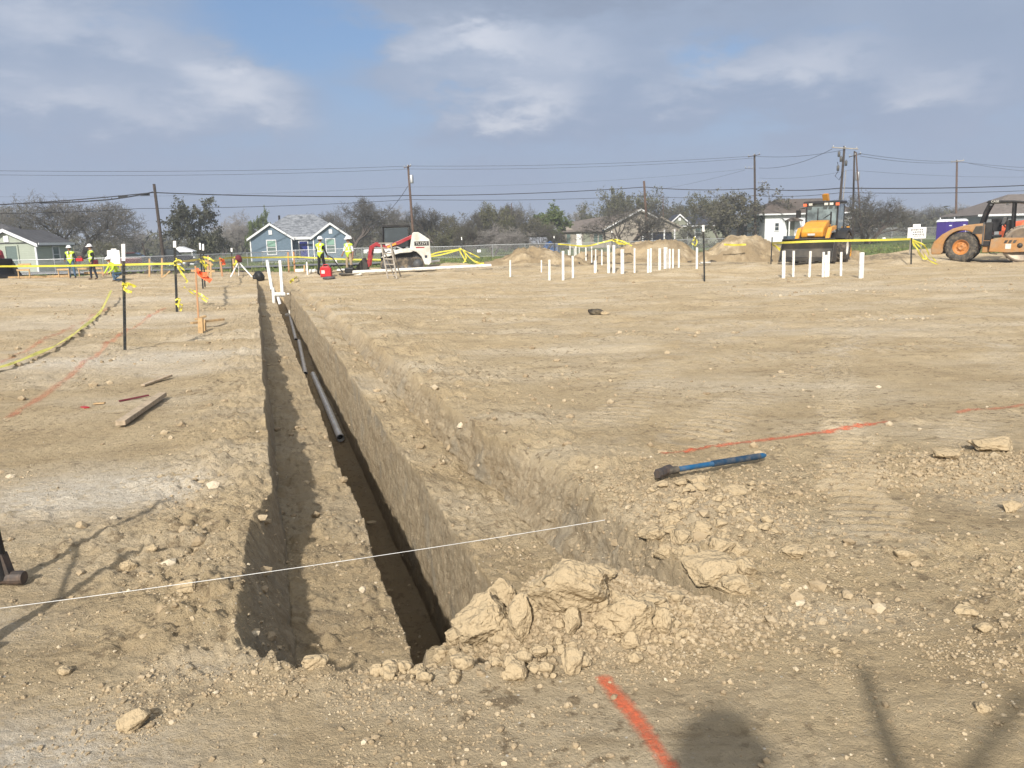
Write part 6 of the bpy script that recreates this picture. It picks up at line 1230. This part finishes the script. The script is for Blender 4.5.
for i,pts in enumerate([[(911,239),(920,247),(926,257),(932,262),(946,267.5)],[(911,239),(918,250),(925,259),(929,256),(924,246),(913,240)],[(911,239),(924,245),(930,255),(936,261)],[(911,240),(916,249),(922,258),(927,259)]]): ribbon([P(*q,36.8-.10*max(0,q[1]-250)) for q in pts],.055,'loop of yellow tape trailing from the sign post to the ground, strand '+['lowest','middle','right','short'][i],twist=.5,seed=i,name='tape_loop')
ribbon([P(772,244,39.5),P(778,248,39),P(782,251,39)],.13,'yellow tape end hanging off the post left of the backhoe',twist=.4); ribbon([P(786,257,39),P(800,259,38.6),P(812,260,38.4),P(822,263,38.3)],.06,'yellow tape lying on the dirt below the bucket',twist=.8)
ribbon([P(558,244,46),P(585,246,46),P(600,243,46),P(612,240,46)],.08,'thin yellow tape before the tan house',twist=.4)
for i,pts in enumerate([[(612,240),(620,244),(630,243)],[(612,239),(622,241),(632,246)],[(613,241),(618,242),(626,245)]]): ribbon([P(*q,45.8) for q in pts],.09,['upper tape twist beside the post before the tan house','longest tape twist running right from the post before the tan house','short tape twist at the post before the tan house'][i],twist=.8,seed=i,name='tape_knot')
ribbon([P(724,244.5,44.3),P(735,245,44.2),P(746,244.5,44.3)],.11,'yellow tape piece lying across the tall mound',twist=.4); 
for i,pts in enumerate([[(694,237),(697,242),(694,247)],[(695,238),(692,243),(696,246)]]): ribbon([P(*q,tp10[1][1]) for q in pts],.12,['right loop of tape on the short post left of the tall one','left loop of tape on the short post left of the tall one'][i],twist=1.,seed=i,name='tape_knot')
ribbon([drop(290,285)+[0,0,.12],drop(294,283)+[0,0,.16],drop(297,279.5)+[0,0,.08]],.12,'yellow tape scrap lying on the right rim at the far end of the trench',twist=.8,name='tape_scrap')
# flags and lath stakes
G_='wooden survey stakes'
def flag(pts,Y_,label,w=.14,sd=0): o,_=ribbon([P(*q,Y_) for q in pts],w,label,name='ribbon_flag',twist=.7,seed=sd,group='orange survey flags',matn='hvorange'); o['category']='flag'; return o
s1=drop(199,331); stake('survey_stake','stake',(199,327),(195.5,267),.018,'dkorange','tall thin orange stake with a bright orange flag, by the crossed boards',G_,flat=(.032,.016))
flag([(196,270.5),(203,276),(211,281)],18.6,'large bright orange flag on the tall thin stake',.12,1); flag([(196,269),(200,274),(207,275)],18.55,'second smaller flag on the tall thin stake',.11,3)
for pb,pt,lb in [((208,277),(208,256),'orange stake carrying the left end of the crossbar'),((211,278),(210.5,262),'pale stake under the crossbar'),((222.5,277),(220,259),'stake with a small orange flag right of the crossbar'),((149.5,277),(149.5,259),'left bare wood stake below the dark red car'),((162,278),(162,258.5),'bare wood stake right of the other, before the pickup'),
   ((289,273),(288,252.5),'left one of two orange stakes in front of the blue house'),((295,273),(293.5,252),'right one of two orange stakes in front of the blue house'),((304.5,273),(304.3,265.5),'short pale stake right of the two orange stakes'),((234.5,275),(233,259),'short stake under the tripod tape'),((697.5,259),(697,252),'short orange stake beside the tag post')]:
    stake('survey_stake','stake',pb,pt,.02,'dkorange' if 'orange' in lb.split(' stake')[0] else 'wood','wooden '+lb,G_,flat=(.09,.035))
flag([(219,259),(223,261),(224,265)],36,'small orange flag right of the crossbar',.16,4)
def board(a,b,w,t_,label,matn='wood',name='board',cat='board',group=None):
    a=np.array(a);b=np.array(b);d=b-a;L_=np.linalg.norm(d); o=MB().box((0,0,0),(L_,w,t_)).build(name,matn,bev=min(.004,t_*.2)); o.location=tuple((a+b)/2); o.rotation_euler=Vector(d).to_track_quat('X','Z').to_euler(); return tag(o,label,cat,group)
board(P(191,270.7,33),P(215,271,33),.03,.10,'crossbar of raw wood nailed level between stakes left of the tripod')
board(P(204,260,33),P(213,265,33),.03,.07,'short orange tinted board above the crossbar')
board(P(8,277.8,42.5),P(71,275.8,43.5),.04,.14,'long low form board behind the two workers'); board(P(84,273,44),P(108,272.5,44),.04,.12,'form board right of the worker with the red case')
G2='batter boards at the left'
def frame_stand(x0,x1,py0,py1,Y_,label):
    b=P((x0+x1)/2,py1,Y_); b[2]=H(b[0],min(Y_,46)); t=thing('batter_frame',label,'wooden frame',tuple(b),0,G2); top=P((x0+x1)/2,py0,Y_)[2]-b[2]; w=(x1-x0)*Y_/F
    for x in (-w/2,w/2): MB().box((x,0,top/2),(.05,.05,top)).build('leg','wood',t)
    MB().box((0,-.04,top-.05),(w+.1,.03,.10)).build('crossbar','wood',t)
frame_stand(59,69,268.5,276,42.5,'low wooden frame left of the worker in blue jeans'); frame_stand(80,103,267.5,278,44.5,'low wooden frame behind the worker with the red case'); frame_stand(19,30,269,277,42,'low wooden frame beside the black loader bucket')
c=P(27,265,42.3); board(P(18,265.5,42.2),P(31,265,42.2),.05,.18,'short level board above the frame beside the black loader bucket')
board(drop(150,0) if 0 else P(170,271,42),P(163,277.5,42),.03,.07,'slanting brace of raw wood right of the bare stakes')
# crossed boards
a=drop(199,331); 
board(drop(192,328)+[0,0,.10],drop(224,325)+[0,0,.12],.09,.04,'longer board of the cross around the tall thin stake'); board(drop(196,322)+[0,0,.06],drop(206,321.5)+[0,0,.12],.09,.04,'short back board of the cross around the tall thin stake'); stake('survey_stake','stake',(201,333),(200.5,319),.03,'wood','short thick wooden stake nailed to the crossed boards',G_,flat=(.09,.05)); stake('survey_stake','stake',(204,330.5),(203.5,320.5),.03,'wood','second short thick stake behind the crossed boards',G_,flat=(.08,.04))
# lumber and sticks on the ground
board(drop(121,428)+[0,0,.045],drop(163,399)+[0,0,.05],.085,.045,'weathered length of lumber lying on the left bank with a fresh sawn end','woodgrey','lumber','lumber')
e_=drop(121,428); 
board(drop(143,387)+[0,0,.02],drop(171,378.5)+[0,0,.04],.055,.025,'broken flat lath lying beyond the lumber','woodgrey','broken_lath','stick')
board(drop(119,402)+[0,0,.01],drop(149,397)+[0,0,.02],.03,.015,'thin dark stick lying between the lath and the lumber','maroon','stick','stick'); board(drop(94,404.5)+[0,0,.01],drop(105,404)+[0,0,.012],.05,.012,'small pale wood chip left of the thin dark stick','wood','wood_chip','wood chip')
board(drop(83,407)+[0,0,.005],drop(87,408.5)+[0,0,.008],.05,.01,'tiny red scrap left of the pale wood chip','redcan','red_scrap','scrap')
board(P(463,262,36),P(470,262.5,36),.1,.05,'thin pale board lying in the grass behind the sign post','wood') if 0 else None
# string
a=P(-25,611.5,2.98); b=P(605,520,3.98); b=b+(b-a)*.0; L_=MB(); n=24; pts=[a+(b-a)*i/n-np.array([0,0,.015*4*(i/n)*(1-i/n)]) for i in range(n+1)]; o=MB().tube([p_-a for p_ in pts],.0016,5).build('string_line','string'); o.location=tuple(a); tag(o,'taut white mason string crossing above the near end of the trench','string')
# sledgehammer
h0=drop(664,480); h1=drop(765,462); h0[2]+=.055; h1[2]+=.05; d=h1-h0; L_=np.linalg.norm(d); ang=math.atan2(d[1],d[0])
t=thing('sledgehammer','sledgehammer with bright blue handle lying on the dirt right of the pit','sledgehammer',tuple(h0)); t.rotation_euler=(0,-math.asin(d[2]/L_),ang)
MB().tube([(.04,0,0),(.3,0,0),(.62,0,.0),(L_*.97,0,0),(L_,0,0)],[.019,.017,.019,.021,.012],14).build('handle','blueh',t); hd=MB(); hd.lathe([(0,-.095),(.026,-.095),(.034,-.08),(.034,-.03),(.028,0),(.034,.03),(.034,.08),(.026,.095),(0,.095)],(0,0,0),'y',8,sm=False,R=rotz(-1.25)); hd.build('head','iron',t); MB().tube([(.03,0,0),(.12,0,0)],.024,12).build('collar','rubber',t); MB().tube([(L_*.45,0,0),(L_*.93,0,0)],.0225,14).build('grip','blueg',t)
# ladder
bl_=drop(388,278.5); br_=drop(397.8,278.3); YL=bl_[1]; tl=P(380.8,243.5,YL+.15); tr2=P(390.8,244,YL+.15); t=thing('stepladder','pale wooden stepladder standing open in front of the loader','ladder',tuple(bl_)); O=np.array(bl_)
br_[1]=YL
for a,b in ((bl_,tl),(br_,tr2)): MB().tube([a-O,b-O],.045,4,sm=False).build('rail','polelight',t)
for i in range(6): f=.10+.155*i; p_,q_=bl_+(tl-bl_)*f,br_+(tr2-br_)*f; MB().box((p_+q_)/2-O,(np.linalg.norm(q_-p_),.10,.045),eul(0,-math.atan2(q_[2]-p_[2],q_[0]-p_[0]),0)).build('step','polelight',t)
MB().box((tl+tr2)/2-O+[0,.02,.03],(.62,.2,.04)).build('top_cap','polelight',t)
for a,b in ((bl_+[.1,1.3,0],tl+[0,.1,0]),(br_+[.0,1.3,0],tr2+[0,.1,0])): MB().tube([a-O,b-O],.03,4,sm=False).build('back_leg','polelight',t)
# fuel can
b=drop(326.5,277); t=thing('fuel_can','bright red fuel can on the dirt beside the worker in black','fuel can',tuple(b)); MB().prism([(-.27,0),(.27,0),(.27,.42),(.16,.52),(-.2,.52),(-.27,.44)],-.14,.14).build('body','redcan',t,bev=.04); MB().tube([(-.15,0,.52),(-.1,0,.60),(.08,0,.60),(.13,0,.52)],.022,8).build('handle','redcan',t); MB().tube([(.2,0,.48),(.3,0,.58)],.03,8).build('spout','black',t); MB().box((-.12,-.145,.25),(.16,.006,.16)).build('emblem','mwhite',t)
# plate compactor
b=drop(349,276); t=thing('plate_compactor','dark plate compactor with a long slanting handle between the workers','compactor',tuple(b)); MB().box((0,0,.07),(.9,.5,.10)).build('base_plate','bucket',t,bev=.03); MB().box((.05,0,.25),(.45,.36,.25)).build('engine','black',t,bev=.04); MB().lathe([(0,-.08),(.1,-.08),(.1,.08),(0,.08)],(.12,0,.42),'z',12).build('recoil_cover','black',t)
MB().tube([(-.3,0,.15),(-.75,0,.85),(-.98,0,.98)],.03,8).build('handle','black',t)
b=drop(329,279); o=MB().lathe([(0,0),(.26,0),(.30,.05),(.22,.10),(.08,.12),(0,.12)],(0,0,0),'z',14).build('rubber_mat','mgrey'); o.location=tuple(b); tag(o,'flat grey lid lying below the red fuel can','lid')
b=drop(452,0) if 0 else P(366,270,41); 
# survey tripod
b=drop(238.5,277); YT=b[1]; t=thing('survey_tripod','survey instrument tripod with white legs and a dark red head left of the blue house','tripod',tuple(b)); O=np.array(b)
for a in ((230.5,276),(239,277),(252,276)): MB().tube([P(*a,YT+(.8 if a[0]==239 else 0))-O+[0,0,-.05],P(238.5,262,YT+.3)-O],.032,6).build('leg','white',t)
MB().lathe([(0,-.12),(.16,-.12),(.18,.05),(.12,.2),(0,.26)],P(238.5,259.8,YT+.3)-O,'z',12).build('instrument_head','maroon',t)
ribbon([P(234,257,YT-.1),P(236,262,YT-.1),P(233,266,YT-.1)],.14,'yellow tape bundle hanging left of the tripod head',twist=1.,name='tape_knot')
# white board on legs, sign, portable toilets
b=P(116,277,45.5); b[2]=H(b[0],b[1]); t=thing('white_board','blank white board on a stand behind the crouching worker','board',tuple(b)); zt_=P(116,250,45.5)[2]-b[2]; MB().box((0,0,zt_-.42),(.72,.04,.82),eul(-.06)).build('panel','white',t,bev=.01); 
for x in (-.3,.3): MB().box((x,.03,(zt_-.5)/2),(.05,.05,zt_-.5)).build('leg','wood',t)
MB().box((.05,0,zt_+.04),(.3,.05,.08)).build('top_clip','white',t)
b=drop(915.5,262); Yq=44.; b=P(915,258,Yq); b[2]=H(b[0],Yq); t=thing('job_sign','white job site sign with lines of dark print behind the taped post','sign',tuple(b)); zc=P(915,233,Yq)[2]-b[2]; w=18*Yq/F; h=10.6*Yq/F
MB().box((0,0,zc),(w,.03,h)).build('panel','white',t); MB().box((0,.06,zc+h*.62),(.42,.02,.22)).build('upper_tag','white',t)
k=MB(); r=np.random.default_rng(4)
for i,(z_,hh_) in enumerate(((.17,.07),(.05,.07),(-.07,.06),(-.17,.05))):
    x=-w*.36
    while x<w*.34: l_=.04+.09*r.random(); k.box((x+l_/2,-.018,zc+z_),(l_,.004,hh_)); x+=l_+.03
k.build('print_lines','mgrey',t)
for x in (-w*.3,w*.3): MB().box((x,.04,(zc-h*.3)/2),(.05,.05,zc-h*.3)).build('leg','polelight',t)
def toilet(px,Y_,label,rz=.35,z0=.02):
    b=P(px,240,Y_); t=thing('portable_toilet',label,'portable toilet',(b[0],Y_,float(Hg(b[0],Y_))+z0),rz,'purple portable toilets on the trailer')
    MB().box((0,0,1.05),(1.1,1.1,2.1)).build('cabin','purple',t,bev=.03); 
    rf=MB(); rf.prism([(-.60,2.1),(.60,2.1),(.56,2.22),(.2,2.36),(-.2,2.36),(-.56,2.22)],-.6,.6); rf.build('roof','whiteroof',t,bev=.03)
    d=MB().box((0,-.565,1.05),(.72,.03,1.85)).build('door','purple',t); MB().box((.26,-.59,1.05),(.06,.03,.16)).build('handle','white',d); MB().box((0,-.585,1.72),(.4,.012,.10)).build('door_print','whiteroof',d)
    for x in (-.5,.5): MB().box((x,-.56,1.05),(.07,.05,2.1)).build('corner_rib','purple',t)
    MB().box((.562,.1,1.55),(.02,.4,.3)).build('notice','white',t); MB().tube([(-.35,.35,2.2),(-.35,.35,2.55)],.05,8).build('vent_pipe','whiteroof',t)
toilet(944,80,'purple portable toilet with white roof, left one on the trailer',.45); toilet(958,83,'second purple portable toilet half hidden by the roller',.45)
b=P(945,245,67); b=P(945,245,80); t=thing('flat_trailer','dark flat trailer carrying the portable toilets','trailer',(b[0]-.3,80.8,float(Hg(b[0],80))-.32),.1); MB().box((-.6,.2,.26),(5.8,2.4,.14)).build('deck','black',t); MB().tube([(-3.4,0,.26),(-4.2,-.1,.22)],.06,6).build('drawbar','black',t)
for x in (-.5,.5): wheel(t,x,-1.35,.33,.2,'steel',0)
b=P(1016,230,47); b[2]=H(b[0],45); o=MB().lathe([(0,0),(.34,0),(.32,.3),(.29,.32),(.29,.6),(.26,.62),(.26,.95),(.2,1.0),(0,1.02)],(0,0,0),'z',18); o.box((0,0,1.1),(.1,.05,.16)); o=o.build('barrel_marker','hvorange'); o.location=(b[0],b[1],max(b[2],P(1016,229.5,47)[2]-1.15)); 
t=thing('red_truck','red orange truck bonnet just visible behind the roller','truck',(P(1040,240,52)[0],52,float(Hg(36,52)))); bpy.data.objects.remove(o)
MB().prism([(-2.2,.7),(-2.2,1.55),(-1.9,2.05),(-.6,2.2),(-.4,2.3),(.2,2.9),(1.6,2.9),(1.6,.7)],-1.,1.).build('body','hvorange',t,bev=.08); MB().prism([(-.3,2.3),(.22,2.82),(1.4,2.82),(1.4,2.3)],-1.01,1.01).build('windows','glass',t)
for x in (-1.3,1.1):
    for y_ in (-.95,.95): wheel(t,x,y_,.48,.28,'mwhite',0)
# dark soil socks along the site edge
def sock(pts,label,seed):
    Q=[P(px,py,Y_) for px,py,Y_ in pts]; pp=[]
    for a,b in zip(Q[:-1],Q[1:]):
        for k in range(24): pp.append(a+(b-a)*k/24)
    pp.append(Q[-1]); r=np.random.default_rng(seed); c=pp[0].copy(); c[2]=H(c[0],c[1])
    P_=[np.array([p[0],p[1]+.25*vn(np.array([p[0]*.4]),np.array([1.*seed]),3)[0],H(p[0],p[1])+.10])-c for p in pp]
    o=MB().tube([q-[0,0,.12] for q in P_],[.08+.17*r.random()**1.5 for _ in P_],8).build('soil_sock','sock'); o.location=tuple(c); tag(o,label,'erosion sock','dark erosion socks along the edge of the dirt')
sock([(548,262,45.5),(580,262,45.5)],'dark lumpy sock at the foot of the smallest mound',1); sock([(584,261,46),(700,261,46)],'long dark lumpy sock below the broad mound and the back risers',2); sock([(706,261,45),(782,261,44.5)],'dark lumpy sock at the foot of the tall mound',3); sock([(428,264,46),(462,263,46)],'dark lumpy sock left of the yellow bow',4); sock([(118,275,47),(200,272,47)],'dark lumpy sock behind the bare wood stakes',5); sock([(206,272,46.5),(268,271,46.5)],'dark lumpy sock behind the tripod',6)
for i,(px,py,w,h,lb) in enumerate([(672,228,0,0,'')]): pass
for o in C.objects:
    if o.get('label')=='x': o['label']='tree'
